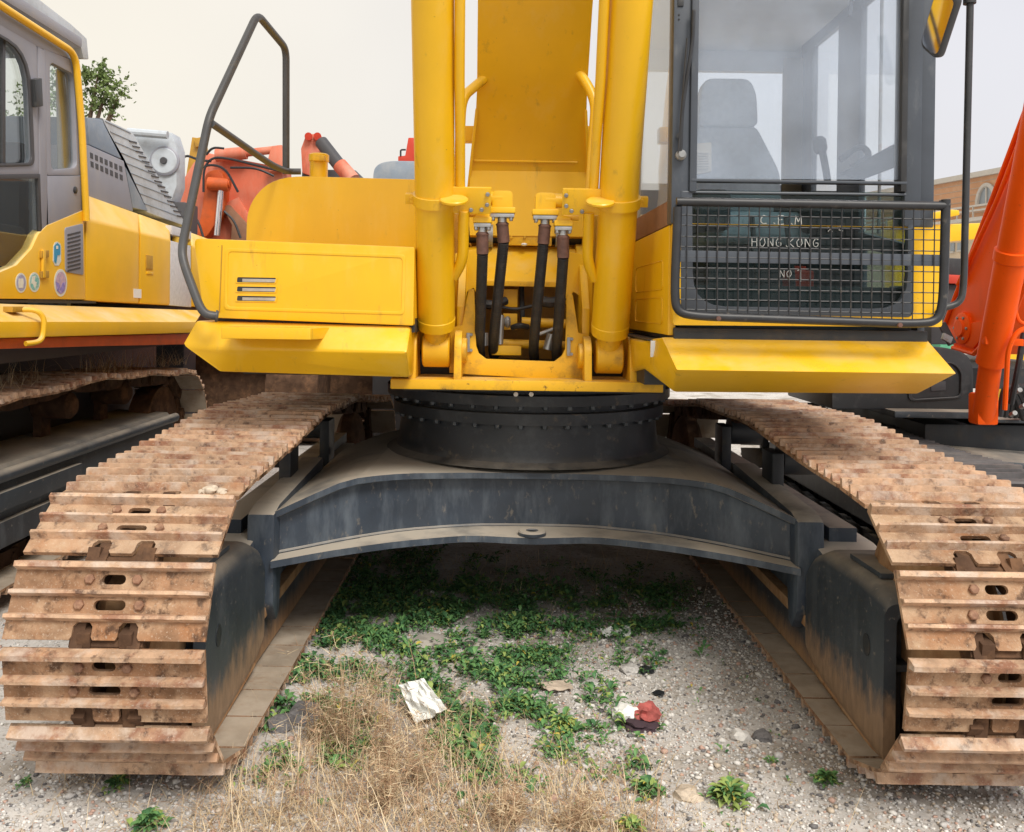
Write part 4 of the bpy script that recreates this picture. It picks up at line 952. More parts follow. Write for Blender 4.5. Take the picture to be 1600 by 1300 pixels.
letters('C.E.M', 1188, 336, 10, 14, 17); letters('HONG.KONG', 1174, 371, 9.5, 14, 12.6); letters('NO', 1218, 422, 8, 11, 11); letters('1', 1244, 420, 12, 18, 10)
letters('xz', 1294, 352, 8, 11, 15)
mb.build('window_lettering', 'chalk', low_w, 0)

# mesh guard in front of the lower window -------------------------------------
YG = 3.30
def pg(u, v): return P(u, v, YG)
mb = MB(); loop = bez([pg(1059, 324), pg(1054, 460), pg(1058, 488), pg(1090, 494), pg(1430, 506), pg(1466, 502), pg(1474, 470), pg(1478, 312)], .075, 7)
mb.tube(loop, .0165, 12)
cage = mb.build('guard_frame', 'cage_black', ex)
mb = MB(); mb.tube([pg(1057, 315), pg(1482, 322)], .0165, 12); mb.build('guard_top_bar', 'cage_black', cage)
mb = MB(); a, b = pg(1062, 390), pg(1470, 412); mb.prism([pg(1060, 391), pg(1472, 398), pg(1472, 416), pg(1060, 409)], (0, .006, 0), .001); mb.build('guard_cross_bar', 'slate_paint', cage)
mb = MB()
u = 1074
def vb(u):                                      # lower rim of the guard at this column
    k = (u - 1090) / 340; v = 494 + 12 * k
    if u < 1090: v -= 26 * ((1090 - u) / 32) ** 2
    if u > 1432: v -= 34 * ((u - 1432) / 42) ** 2
    return v
while u < 1470:
    j = [rnd.uniform(-.8, .8) for _ in range(3)]
    w_ = [P(u + j[0], 318 + (u - 1060) * .016, YG - .004), P(u + j[1] - 1, 400, YG - .005), P(u + j[2] - 2, vb(u), YG - .003)]
    mb.tube(w_, .0024, 6); u += 16.1
for k in range(10):
    v = 336 + k * 16.4; pts = [P(1058 + (455 - v) * -.01, v + rnd.uniform(-.6, .6), YG + .002), P(1260, v + 3 + rnd.uniform(-.6, .6), YG + .001), P(1474, v + 7 + rnd.uniform(-.6, .6), YG + .002)]
    if v > 475: pts = [P(1070, v, YG + .002), P(1260, v + 3, YG + .001), P(1462, v + 7, YG + .002)]
    mb.tube(pts, .0024, 6)
wire = mb.build('wire_mesh', 'cage_black', cage); props(wire, kind='stuff')
for u, v in ((1122, 498), (1405, 508)):
    mb = MB(); mb.hexbolt(P(u, v, YG - .012), (0, -1, 0), .010, .012); mb.build('bolt', 'rust_ferrule', cage)
for u, v in ((1060, 322), (1470, 318), (1062, 480), (1466, 488)):
    mb = MB(); mb.cyl(P(u, v, YG), P(u, v, YCB + .02), .012, n=10); mb.build('guard_bracket', 'cage_black', cage)

# mirror and its arm, right-hand grab rail
mc = P(1464, 40, 3.24); mn = Vector((-.888, -.418, -.19)).normalized()
def onmirror(u, v):
    a_, b_ = ray(u, v); d = Vector((a_, 1, b_)); o = Vector((0, 0, CAMZ)); return o + d * ((mc - o).dot(mn) / d.dot(mn))
c = rounded([onmirror(1461, -14), onmirror(1497, -6), onmirror(1464, 95), onmirror(1436, 72)], .03, 5)
mb = MB(); mb.prism([p for p in c], -mn * .035, .008); mir = mb.build('side_mirror', 'plastic_black', ex, 60)
cc = sum(c, Vector()) / len(c)
mb = MB(); mb.prism([cc + (p - cc) * .88 + mn * .002 for p in c], -mn * .0015); mb.build('mirror_glass', 'mirror', mir, 0)
mb = MB(); mb.tube(bez([P(1478, 10, 3.28), P(1470, -40, 3.34), P(1456, -80, 3.45)], .05), .010, 8); mb.build('mirror_arm', 'plastic_black', mir)
mb = MB(); mb.tube(bez([P(1515, -90, 3.55), P(1516, 0, 3.55), P(1506, 440, 3.55), P(1502, 474, 3.55), P(1470, 482, 3.55)], .08, 6), .0135, 12)
gr = mb.build('grab_rail', 'plastic_black', ex)
mb = MB(); mb.cyl(P(1515, 6, 3.55), P(1515, -12, 3.55), .024, n=14); mb.build('rail_collar', 'plastic_black', gr)
mb = MB(); mb.tube(bez([P(1515, -88, 3.55), P(1490, -94, 3.55), P(1462, -90, 3.55)], .04), .0135, 10); mb.build('rail_elbow', 'plastic_black', gr)
# dark block added to stand for the shaded gap between cab and skirt
mb = MB(); a, b = P(1012, 513, 3.62), P(1452, 531, 3.62); mb.box(a.x, b.x, 3.60, 4.6, b.z - .02, ZBOT - .022); mb.box(.62, 1.2, 3.80, 4.5, 1.28, ZBOT - .03); mb.build('cab_gap_shade', 'dark_steel', ex, 0)
# ================================================================== yellow excavator parked on the left, seen along its cab side
XS = -2.60
lx = thing('parked_excavator', (-4.1, 5.6, 0), 'yellow excavator with grey cab and round stickers, parked on the left', 'excavator')
def sp(pts, X=XS, th=.05, m='yellow_pale', name='side_panel', par=None, bev=.006, r=0, sm=35):
    q = [PX(u, v, X) for u, v in pts]
    if r: q = rounded(q, r, 5)
    mb = MB(); mb.prism(q, (-th, 0, 0), bev); return mb.build(name, m, par or lx, sm)
# cab --------------------------------------------------------------
cabl = sp([(-90, -52), (0, 6), (112, 80), (121, 96), (60, 74), (-90, -14)], XS - .01, .06, 'cab_grey', 'cab')
def spring(outer, inner, X, th, m, name, par=None, ri=.06, ro=.02, bev=.004):
    mb = MB(); mb.ringprism(rounded([PX(u, v, X) for u, v in outer], ro, 5), rounded([PX(u, v, X) for u, v in inner], ri, 5), (-th, 0, 0), bev); return mb.build(name, m, par or cabl, 50)
door = spring([(-88, -14), (58, 72), (64, 272), (-88, 274)], [(-70, 14), (47, 82), (54, 258), (-70, 262)], XS - .005, .05, 'cab_grey', 'door', ri=[.05, .22, .05, .05])
spring([(-71, 12), (48, 80), (55, 259), (-71, 263)], [(-66, 18), (44, 84), (51, 254), (-66, 258)], XS + .004, .012, 'cab_dark', 'door_seal', door, ri=[.05, .20, .05, .05], ro=[.05, .22, .05, .05])
sp([(-69, 16), (46, 83), (53, 257), (-69, 261)], XS - .03, .006, 'glass_left', 'door_window', door, 0, [.05, .2, .05, .05])
sp([(5, 62), (9, 64), (9, 262), (5, 262)], XS - .02, .02, 'cab_dark', 'window_bar', door, .002)
sp([(60, 73), (70, 78), (76, 352), (64, 360)], XS, .05, 'cab_grey', 'door_post', cabl)
sp([(56, 124), (66, 122), (68, 166), (58, 168)], XS + .03, .04, 'plastic_black', 'door_handle', door, .006)
spring([(68, 76), (121, 97), (128, 274), (74, 274)], [(78, 96), (116, 116), (121, 262), (80, 266)], XS - .004, .04, 'cab_grey', 'rear_window_frame', cabl, .05)
sp([(78, 96), (116, 116), (121, 262), (80, 266)], XS - .03, .006, 'glass_left', 'rear_window', cabl, 0, .05)
gp = sp([(74, 275), (128, 275), (130, 330), (72, 360)], XS, .05, 'cab_grey', 'lower_cab_panel', cabl)
mb = MB(); mb.lathe(PX(117, 297, XS), (1, 0, 0), [(0, .022), (.006, .022), (.010, .016)], 18); mb.build('panel_lock', 'plastic_black', gp)
sp([(-90, 276), (62, 274), (63, 362), (50, 392), (24, 414), (-90, 424)], XS - .012, .006, 'glass_left', 'lower_door_glass', door, 0)
sp([(-90, 274), (63, 272), (66, 362), (63, 362), (60, 279), (-90, 281)], XS, .02, 'cab_dark', 'lower_glass_frame', door, .002)
cur = MB()
for u0, u1, m_, nm in ((88, 104, 'curtain', 'curtain'), (103, 120, 'curtain_brown', 'curtain')):
    mb = MB(); n = 14; a = [PX(u0 + (u1 - u0) * k / n, 108 + (u0 - 88) * .5, XS - .10) + Vector((.018 * math.sin(k * 1.6), 0, 0)) for k in range(n + 1)]
    b = [PX(u0 + 3 + (u1 - u0) * k / n, 264, XS - .10) + Vector((.018 * math.sin(k * 1.6), 0, 0)) for k in range(n + 1)]
    A = [mb.bm.verts.new(p) for p in a]; B = [mb.bm.verts.new(p) for p in b]
    for k in range(n): mb.bm.faces.new((A[k], A[k + 1], B[k + 1], B[k]))
    bmesh.ops.solidify(mb.bm, geom=mb.bm.faces[:], thickness=.004); mb.build(nm, m_, cabl, 60)
# yellow roof pipe
mb = MB(); mb.tube(bez([PX(-95, -58, XS + .02), PX(0, 8, XS + .02), PX(118, 84, XS + .02), PX(128, 200, XS + .02), PX(135, 345, XS + .02)], .10, 7), .021, 12); mb.build('roof_trim_pipe', 'yellow_pale', cabl)
# far cab wall, floor, inside
a, b = PX(-90, 0, XS), PX(128, 300, XS)
mb = MB(); mb.box(XS - 1.02, XS - .97, a.y, b.y, 1.45, 2.15, .01); mb.build('far_wall', 'cab_grey', cabl)
for y in (a.y, (a.y + b.y) / 2, b.y - .08): mb = MB(); mb.box(XS - 1.02, XS - .97, y, y + .08, 2.14, 3.2); mb.build('far_post', 'cab_grey', cabl)
mb = MB(); mb.box(XS - 1.0, XS - .06, b.y - .05, b.y, 1.45, 2.35); mb.build('rear_wall', 'interior', cabl)
mb = MB(); mb.box(XS - 1.0, XS - .06, a.y, b.y, 1.40, 1.46); mb.build('cab_floor', 'interior_dark', cabl)
mb = MB(); mb.box(XS - .72, XS - .25, b.y - .75, b.y - .15, 1.46, 1.95, .04); mb.box(XS - .72, XS - .25, b.y - .25, b.y - .12, 1.95, 2.55, .05); mb.build('seat', 'interior_dark', cabl)
mb = MB(); mb.box(XS - .22, XS - .10, b.y - .85, b.y - .45, 1.46, 2.02, .03); mb.build('console', 'interior_dark', cabl)
mb = MB(); zt_ = PX(110, 70, XS).z + .06; mb.box(XS - 1.02, XS - .03, a.y, b.y + .05, zt_ - .02, zt_ + .05, .02); mb.build('cab_roof', 'cab_grey', cabl)
mb = MB(); mb.box(XS - 1.0, XS - .01, a.y - .05, a.y, 1.40, 1.98, .02); mb.build('front_skin', 'yellow_pale', cabl)
mb = MB(); mb.box(XS - .93, XS - .08, a.y - .02, a.y - .012, 1.98, 3.12); mb.build('windscreen', 'glass_left', cabl, 0)
for x_ in (XS - 1.02, XS - .08): mb = MB(); mb.box(x_, x_ + .09, a.y - .05, a.y + .03, 1.98, 3.16, .01); mb.build('front_post', 'cab_grey', cabl)
mb = MB(); mb.box(-5.6, -4.45, 4.25, 5.6, 1.40, 1.95, .04); mb.build('tool_box', 'yellow_pale', lx)
mb = MB(); mb.box(-5.6, -4.45, 4.20, 4.5, 1.20, 1.38, .03); mb.build('front_skirt', 'yellow_pale', lx)
# raised grey roof guard with dark underside
sp([(-95, -105), (50, -10), (112, 38), (136, 60), (139, 93), (131, 92), (127, 74), (104, 60), (44, 16), (-95, -72)], XS - .12, .9, 'light_grey', 'roof_guard', lx, .008)
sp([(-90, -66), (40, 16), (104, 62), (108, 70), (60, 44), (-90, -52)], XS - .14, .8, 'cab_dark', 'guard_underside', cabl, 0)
# yellow lower cab skin and body -----------------------------------
sk = sp([(-90, 434), (0, 425), (26, 414), (50, 388), (60, 366), (74, 352), (131, 328), (134, 468), (-90, 466)], XS + .004, .06, 'yellow_pale', 'lower_skin')
def hood(u0, u1, name='body_panel', m='yellow_pale'):
    lt = lambda u: 343 + (u - 140) * .255; tp = lambda u: 306 + (u - 140) * .36; bt = lambda u: 470 + (u - 140) * .055
    p = [PX(u0, lt(u0), XS + .004), PX(u1, lt(u1), XS + .004), PX(u1, bt(u1), XS + .004), PX(u0, bt(u0), XS + .004)]
    q = [PX(u0, tp(u0), XS - .14), PX(u1, tp(u1), XS - .14)]
    mb = MB(); mb.prism([p[3], p[0], q[0], Vector((XS - .3, q[0].y, q[0].z)), Vector((XS - .3, p[3].y, p[3].z))], None, .018,
                        pts2=[p[2], p[1], q[1], Vector((XS - .3, q[1].y, q[1].z)), Vector((XS - .3, p[2].y, p[2].z))]); return mb.build(name, m, lx, 50)
h1 = hood(134.5, 217.5); h2 = hood(219, 266.5); h3 = hood(299, 380)
sp([(267, 376), (298, 384), (299, 480), (265, 477)], XS + .002, .05, 'plastic_film', 'wrapped_panel', h3, .004)
sp([(268, 352), (299, 362), (299, 374), (268, 366)], XS - .06, .05, 'plastic_film', 'wrapped_top', h3, .004)
sp([(209, 451), (221, 452), (221, 466), (209, 465)], XS + .0065, .002, 'white_part_hole_light', 'notice_plate', h1, 0)
sp([(229, 398), (239, 400), (239, 421), (229, 420)], XS + .012, .008, 'brownish_yellow', 'panel_latch', h2, .002)
sp([(230, 424), (240, 425), (240, 429), (230, 428)], XS + .010, .006, 'yellow_pale', 'latch_lip', h2, .001)
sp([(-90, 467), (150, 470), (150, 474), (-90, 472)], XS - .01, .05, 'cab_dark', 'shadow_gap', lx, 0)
for v0 in (392, 424):
    sp([(66, v0), (77, v0 - 1), (77, v0 + 10), (66, v0 + 11)], XS + .02, .02, 'brownish_yellow', 'door_hinge', sk, .003)
sp([(68, 390), (72, 390), (72, 434), (68, 434)], XS + .022, .014, 'yellow_pale', 'hinge_pin', sk, .002)
# grille
gril = sp([(102, 356), (130, 349), (131, 430), (103, 425)], XS + .010, .01, 'cab_grey', 'vent_grille', sk, .004, .02)
for k in range(10):
    v = 364 + k * 6.2; sp([(106, v + 2), (126, v - 3), (126, v - .2), (106, v + 4.8)], XS + .0125, .003, 'cab_dark', 'slat', gril, 0)
# stickers
def sticker(u, v, w, h, cols, kind):
    n = 28; base_ = [PX(u + w * .5 * math.cos(q), v + h * .5 * math.sin(q), XS + .0065) for q in [2 * math.pi * k / n for k in range(n)]]
    mb = MB(); mb.prism(base_, (-.002, 0, 0)); s = mb.build('sticker', 'sticker_rim', sk, 0)
    c = sum(base_, Vector()) / n
    mb = MB(); mb.prism([c + (p - c) * .82 + Vector((.0012, 0, 0)) for p in base_], (-.001, 0, 0)); mb.build('sticker_field', cols[0], s, 0)
    def e(pts, m): mb = MB(); mb.prism([PX(u + x * w, v + y * h, XS + .0088) for x, y in pts], (-.001, 0, 0)); mb.build('emblem', m, s, 0)
    if kind == 0: e([(-.20, -.22), (.20, -.22), (.24, .0), (.20, .25), (-.20, .25), (-.24, 0)], cols[1])
    if kind == 1: e([(-.2, -.3), (.1, -.34), (.0, -.05), (.22, .0), (.05, .34), (-.12, .1), (-.28, .05)], cols[1])
    if kind == 2: e([(-.40, -.05), (-.1, .02), (0, .22), (.15, .0), (.40, -.04), (.28, .30), (0, .40), (-.30, .28)], cols[1])
    return s
sticker(33, 442, 17, 31, ('sticker_slate', 'sticker_pale'), 0); sticker(54, 441, 17, 31, ('sticker_teal', 'sticker_pale'), 1); sticker(95, 442, 20, 43, ('sticker_lilac', 'sticker_violet'), 2)
st = sp([(83.5, 385), (86, 379), (89.5, 377.5), (94, 380), (95.5, 385), (95.5, 408), (92, 415), (86, 415), (83, 408)], XS + .0065, .002, 'sticker_rim', 'sticker', sk, 0)
sp([(85, 384), (90, 379.5), (94.5, 384), (94.5, 398), (90, 399), (88, 412), (85, 408)], XS + .0085, .0015, 'sticker_blue', 'emblem', st, 0); sp([(88, 384), (91, 384), (91, 389), (88, 389)], XS + .010, .001, 'sticker_pale', 'emblem', st, 0)
# skirt, red stripe, handle
p0 = [PX(-90, 471, XS + .01), PX(318, 485, XS + .01)]; p1 = [PX(-90, 502, XS + .19), PX(306, 503, XS + .19)]; p2 = [PX(-90, 531, XS + .19), PX(302, 520, XS + .19)]
mb = MB(); mb.prism([p0[0], p1[0], p2[0], Vector((XS - .2, p2[0].y, p2[0].z)), Vector((XS - .2, p0[0].y, p0[0].z))], None, .008, pts2=[p0[1], p1[1], p2[1], Vector((XS - .2, p2[1].y, p2[1].z)), Vector((XS - .2, p0[1].y, p0[1].z))])
skl = mb.build('side_skirt', 'yellow_pale', lx, 30)
sp([(-90, 531), (301, 521), (297, 538), (150, 541), (-90, 548)], XS + .16, .2, 'red_orange', 'frame_stripe', lx, .006)
mb = MB(); mb.tube(bez([PX(30, 484, XS + .12), PX(58, 484, XS + .20), PX(70, 498, XS + .23), PX(67, 527, XS + .23), PX(60, 535, XS + .23), PX(40, 537, XS + .2)], .04, 5), .014, 10); mb.build('grab_handle', 'yellow_pale', skl)
sp([(20, 479), (38, 479), (38, 488), (20, 488)], XS + .14, .05, 'brownish_yellow', 'handle_foot', skl, .003)
mb = MB(); y0, y1 = PX(-90, 540, XS).y, 8.6; mb.box(-5.4, XS + .02, y0, y1, 1.27, 1.40); mb.box(-5.5, XS - .3, 5.4, 9.2, 1.40, 2.2, .05); mb.build('upper_frame', 'cab_dark', lx)
# grey engine cover with slots and slatted hood
ec = sp([(138, 226), (194, 251), (209, 331), (136, 307)], XS - .16, .3, 'cab_grey', 'engine_cover', lx, .012)
mb = MB()
for r_ in range(2):
    for k in range(7):
        u, v = 141 + k * 7.6 + r_ * .8, 238 + k * 3.4 + r_ * 13.5
        mb.prism([PX(u, v, XS - .158), PX(u + 4.4, v + 2, XS - .158), PX(u + 4.8, v + 10.5, XS - .158), PX(u + .4, v + 8.5, XS - .158)], (-.006, 0, 0))
so = mb.build('vent_slots', 'cab_dark', ec, 0); props(so, kind='stuff')
sp([(136, 183), (160, 187), (232, 330), (208, 325), (194, 250), (140, 226)], XS - .185, .9, 'blue_grey', 'hood_side', lx, .008)  # darker blue-grey paints this face's shade; slatted_hood carries the lit tone
hd = sp([(160, 184), (207, 206), (294, 355), (230, 332)], XS - .20, .9, 'light_grey', 'slatted_hood', lx, .01)
for k in range(9):
    t = k / 9; a = (162 + 68 * t, 188 + 144 * t); b = (207 + 87 * t, 208 + 147 * t)
    sp([(a[0] + 3, a[1] + 1), (b[0] - 3, b[1] - 1), (b[0] - 2, b[1] + .6), (a[0] + 4, a[1] + 2.4)], XS - .196, .02, 'blue_grey', 'hood_slat', hd, 0)
for k in range(16):
    t = (k + .7) / 17; u, v = 199 + 84 * t, 214 + 132 * t
    sp([(u, v), (u + 11, v + 2.2), (u + 12, v + 4.2), (u + 1, v + 2)], XS - .194, .014, 'cab_dark', 'hood_slot', hd, 0)
sp([(139, 200), (146, 197), (152, 200), (153, 222), (140, 222)], XS - .235, .02, 'white_part_hole_light', 'beacon_cover', lx, .004)
# undercarriage ------------------------------------------------------
SH2 = shoe_mesh('track_shoe_worn', hw=.30, pitch=.22)
pth = track_path(3.75, 7.35, .575, .43, .42, .02, [(4.75, 1.045), (5.75, 1.075), (6.6, 1.04)])
ch, _ = crawler(lx, -2.83, pth, 46, .05, SH2)
mb = MB(); x0, x1 = -3.05, -2.60
mb.prism([(x1, 3.9, .50), (x1, 3.9, .66), (x1 - .05, 3.9, .72), (x0, 3.9, .74), (x0, 3.9, .28), (x1 - .05, 3.9, .28)], (0, 3.3, 0), .012)
tf = mb.build('track_frame', 'guard_steel', lx, 30)
mb = MB(); mb.tube([(x1 + .01, 3.9, .68), (x1 + .01, 7.2, .68)], .035, 12); mb.build('frame_edge_tube', 'guard_steel', tf)
mb = MB(); mb.box(x1 - .02, x1 + .035, 3.9, 5.55, .50, .60, .008); mb.build('frame_side_rail', 'guard_steel', tf)
mb = MB(); mb.box(x1 - .04, x1 + .02, 3.9, 7.2, .30, .44, .008); mb.build('lower_guard', 'roller_guard_steel', tf)
for y in (4.75, 5.75, 6.6):
    mb = MB(); mb.lathe((-2.98, y, .93), (1, 0, 0), [(0, .06), (.02, .085), (.24, .085), (.27, .05)], 16); mb.box(-2.95, -2.90, y - .06, y + .06, .70, .90); mb.build('carrier_roller', 'rust_dark', tf)
mb = MB(); mb.box(-5.0, -3.2, 4.0, 8.4, .35, 1.26, .03); mb.build('carbody', 'cab_dark', lx)
mb = MB(); mb.lathe((-2.93, 3.75, .575), (1, 0, 0), [(0, .1), (.02, .36), (.18, .36), (.2, .1)], 28); mb.build('idler_wheel', 'rust_mud', lx)
mb = MB(); mb.lathe((-2.93, 7.35, .575), (1, 0, 0), [(0, .1), (.02, .34), (.18, .34), (.2, .1)], 20); mb.build('drive_sprocket', 'rust_dark', lx)
# ================================================================== orange excavator on the right
ox = thing('orange_excavator', (3.5, 6.9, 0), 'bright orange excavator with black front box, partly hidden at right edge', 'excavator')
def pp(pts, Y, th, m, name, par, bev=.006, r=0, sm=35):
    q = [P(u, v, Y) for u, v in pts]
    if r: q = rounded(q, r, 5)
    mb = MB(); mb.prism(q, (0, th, 0), bev); return mb.build(name, m, par, sm)
# boom: side plate towards us, box behind it
XB = 3.20
prof = [(6.45, 1.36), (6.20, 1.50), (5.25, 3.10), (4.6, 4.1), (4.05, 4.05), (4.7, 3.0), (5.65, 1.55), (5.95, 1.30)]
prof = [(6.42, 1.52), (6.30, 1.36), (6.02, 1.33), (5.55, 1.62), (4.75, 2.80), (3.9, 3.9), (4.45, 4.35), (5.30, 3.08)]
mb = MB(); mb.prism([(XB, y, z) for y, z in prof], (.56, 0, 0), .012); ob = mb.build('boom', 'orange', ox, 30)
mb = MB(); mb.prism([(XB - .012, y, z) for y, z in ((6.36, 1.50), (6.28, 1.40), (6.02, 1.37), (5.72, 1.58))], (.012, 0, 0), .002); mb.build('boom_gusset', 'orange', ob)
e0 = [(XB - .006, y, z) for y, z in ((6.30, 1.36), (6.02, 1.33), (5.55, 1.62), (4.75, 2.80), (3.9, 3.9))]; e1 = [(XB - .006, y, z) for y, z in ((6.42, 1.52), (5.30, 3.08), (4.45, 4.35))]
for e in (e0, e1): mb = MB(); mb.tube(e, .016, 8); mb.build('edge_weld', 'orange', ob)
mb = MB(); mb.lathe((XB, 6.16, 1.50), (-1, 0, 0), [(0, .11), (.02, .11), (.025, .10), (.03, .06), (.045, .055)], 24); boss = mb.build('pivot_boss', 'orange', ob)
for k in range(6):
    q = 2 * math.pi * k / 6; mb = MB(); mb.hexbolt((XB - .024, 6.16 + .08 * math.cos(q), 1.50 + .08 * math.sin(q)), (-1, 0, 0), .011, .012); mb.build('bolt', 'steel_dull', boss)
mb = MB(); mb.tube(bez([(XB - .03, 6.2, 1.8), (XB - .03, 5.7, 2.35), (XB - .03, 5.0, 3.35), (XB - .03, 4.5, 4.0)], .2), .014, 8); mb.build('side_pipe', 'orange', ob)
# boom cylinder
f0 = P(1536, 655, 5.45); f1 = P(1552, 545, 5.25); f2 = P(1600, 300, 4.85); ax = (f2 - f1).normalized()
mb = MB(); mb.lathe(f1, ax, [(-.10, .060), (-.095, .080), (0, .080), (.55, .082), (.56, .092), (.62, .092), (.625, .080), (2.2, .080)], 28); oc = mb.build('boom_cylinder', 'orange', ox, 30)
mb = MB(); mb.tube([f0, f1 - ax * .08], .062, 20); mb.box(f0.x - .065, f0.x + .065, f0.y - .06, f0.y + .06, f0.z - .03, f0.z + .16, .02); mb.build('cylinder_foot', 'orange', oc, 40)
pp([(1540, 526), (1600, 530), (1600, 541), (1540, 538)], 5.18, .04, 'orange', 'clamp_band', oc, .004)
mb = MB(); mb.tube(bez([P(1570, 640, 5.2), P(1575, 545, 5.12), P(1590, 515, 5.1), P(1620, 510, 5.1)], .06), .014, 8); mb.tube(bez([P(1585, 480, 5.3), P(1592, 505, 5.3), P(1625, 508, 5.3)], .04), .012, 8); mb.build('oil_pipe', 'orange', oc)
mb = MB(); mb.tube(bez([P(1600, 520, 5.2), P(1590, 580, 5.2), P(1580, 630, 5.3)], .1), .018, 8); mb.build('hose', 'rubber', oc)
for k in range(6):
    a = P(1562 + 8 * k, 650, 5.5 + .06 * k); mb = MB(); mb.tube(bez([a, P(1570 + 7 * k, 600, 5.45), P(1585 + 8 * k, 612, 5.5), P(1600 + 9 * k, 655, 5.6)], .1), .02, 8); mb.build('hose', 'rubber', ox)
for u, v in ((1572, 628), (1588, 612), (1580, 648), (1596, 636)):
    mb = MB(); mb.cyl(P(u, v, 5.36), P(u + 6, v - 3, 5.30), .014, n=10); mb.build('fitting', 'steel_dull', ox)
# black front box
yb_ = 5.80
bx = pp([(1300, 530), (1480, 543), (1512, 552), (1522, 575), (1521, 640), (1300, 640)], yb_, .9, 'plastic_black', 'front_box', ox, .02, [.02, .08, .06, .05, .03, .02])
q = [P(u, v, yb_ - .002) for u, v in ((1420, 568), (1490, 565), (1504, 580), (1503, 622), (1418, 627))]; q = rounded(q, .04, 4); c = sum(q, Vector()) / len(q)
mb = MB(); mb.ringprism(q, [c + (p - c) * .90 for p in q], (0, -.012, 0), .004); mb.build('box_bead', 'plastic_black', bx, 60)
pp([(1455, 597), (1478, 596), (1478, 610), (1455, 611)], yb_ - .006, .01, 'cab_dark', 'box_handle', bx, .002)
pp([(1466, 505), (1478, 503), (1495, 535), (1483, 541)], 5.9, .02, 'plastic_black', 'box_hinge', bx, .004)
pp([(1476, 520), (1490, 527), (1486, 537), (1473, 530)], 5.85, .03, 'steel_dull', 'box_hinge', bx, .004)
mb = MB(); a, b = P(1398, 642, 5.65), P(1545, 655, 5.65); mb.box(a.x, b.x, 5.65, 6.2, b.z, a.z, .012); mb.build('step', 'guard_steel', ox)
mb = MB(); a, b = P(1445, 662, 5.85), P(1760, 722, 5.85); mb.box(a.x, b.x, 5.85, 7.5, b.z, a.z, .02); mb.build('swing_frame', 'dark_steel', ox)
mb = MB(); a, b = P(1530, 655, 5.75), P(1760, 664, 5.75); mb.box(a.x, b.x, 5.75, 7.0, b.z, a.z, .01); mb.build('frame_flange', 'guard_steel', ox)
pp([(1465, 402), (1505, 404), (1505, 432), (1465, 430)], 7.4, .5, 'plastic_black', 'rear_cover', ox, .01)
pp([(1455, 428), (1508, 430), (1508, 444), (1455, 442)], 7.3, .5, 'red', 'rear_stripe', ox, .01)
pp([(1455, 444), (1640, 446), (1640, 540), (1455, 538)], 7.35, .8, 'cab_dark', 'rear_body', ox, .01)
# carbody and track
mb = MB(); mb.prism(rounded([P(1405, 730, 5.3), P(1440, 716, 5.3), P(1520, 716, 5.3), P(1700, 730, 5.3), P(1700, 800, 5.3), P(1405, 800, 5.3)], .05, 4), (0, 1.6, 0), .03); mb.build('carbody', 'guard_steel', ox, 40)
mb = MB(); mb.prism(rounded([P(1532, 742, 5.29), P(1560, 732, 5.29), P(1700, 734, 5.29), P(1700, 762, 5.29), P(1600, 764, 5.29)], .03, 4), (0, .02, 0)); mb.build('carbody_hole', 'dark_steel', ox, 0)
SH3 = shoe_mesh('track_shoe_dark', hw=.28, pitch=.19); SH3.materials.clear(); [SH3.materials.append(MATS['dark_shoe']) for _ in range(4)]
crawler(ox, 2.52, track_path(4.75, 7.9, .42, .31, .31, .03, [(6.3, .74)]), 43, .03, SH3, mats=('dark_steel',))
mb = MB(); mb.box(2.36, 2.68, 4.9, 7.8, .25, .58, .03); mb.build('track_frame', 'guard_steel', ox)
mb = MB(); mb.box(2.40, 4.6, 6.6, 9.0, 1.05, 1.2); mb.build('upper_deck', 'dark_steel', ox)

# ================================================================== machines further back
# faded orange excavator behind the left box
YB = 10.5
fx = thing('faded_excavator', tuple(Vector((P(340, 400, YB).x, YB + .3, 0))), 'sun-faded pinkish orange excavator with folded boom behind the yellow tank', 'excavator')
pp([(268, 318), (283, 285), (302, 254), (322, 238), (345, 243), (442, 262), (442, 300), (400, 345), (372, 372), (300, 385), (280, 370)], YB, .45, 'orange_faded', 'boom', fx, .02)
pp([(320, 268), (345, 262), (352, 285), (350, 330), (322, 372), (306, 372), (316, 320)], YB - .2, .2, 'red_orange', 'boom_bracket', fx, .03, .08)
mb = MB(); mb.cyl(P(346, 292, YB - .24), P(339, 368, YB - .24), .035, n=14); mb.build('cylinder_rod', 'chrome', fx)
mb = MB(); mb.cyl(P(326, 287, YB - .25), P(358, 289, YB - .25), .075, n=18); mb.cyl(P(350, 287, YB - .26), P(360, 287, YB - .26), .05, n=14); mb.build('cylinder_head', 'red_orange', fx)
mb = MB(); mb.cyl(P(338, 243, YB - .1), P(385, 239, YB - .1), .075, n=16); mb.cyl(P(385, 239, YB - .1), P(430, 234, YB - .1), .045, n=14); mb.build('arm_cylinder', 'orange_faded', fx)
pp([(424, 228), (440, 226), (444, 266), (420, 268), (418, 250)], YB - .15, .3, 'orange_faded', 'cylinder_lug', fx, .01)
pp([(347, 322), (358, 320), (388, 352), (388, 380), (360, 380), (362, 352)], YB - .15, .25, 'pipe_brown', 'lower_arm', fx, .01)
pp([(350, 318), (372, 308), (392, 340), (392, 350), (380, 348)], YB - .1, .2, 'orange_faded', 'lower_link', fx, .01)
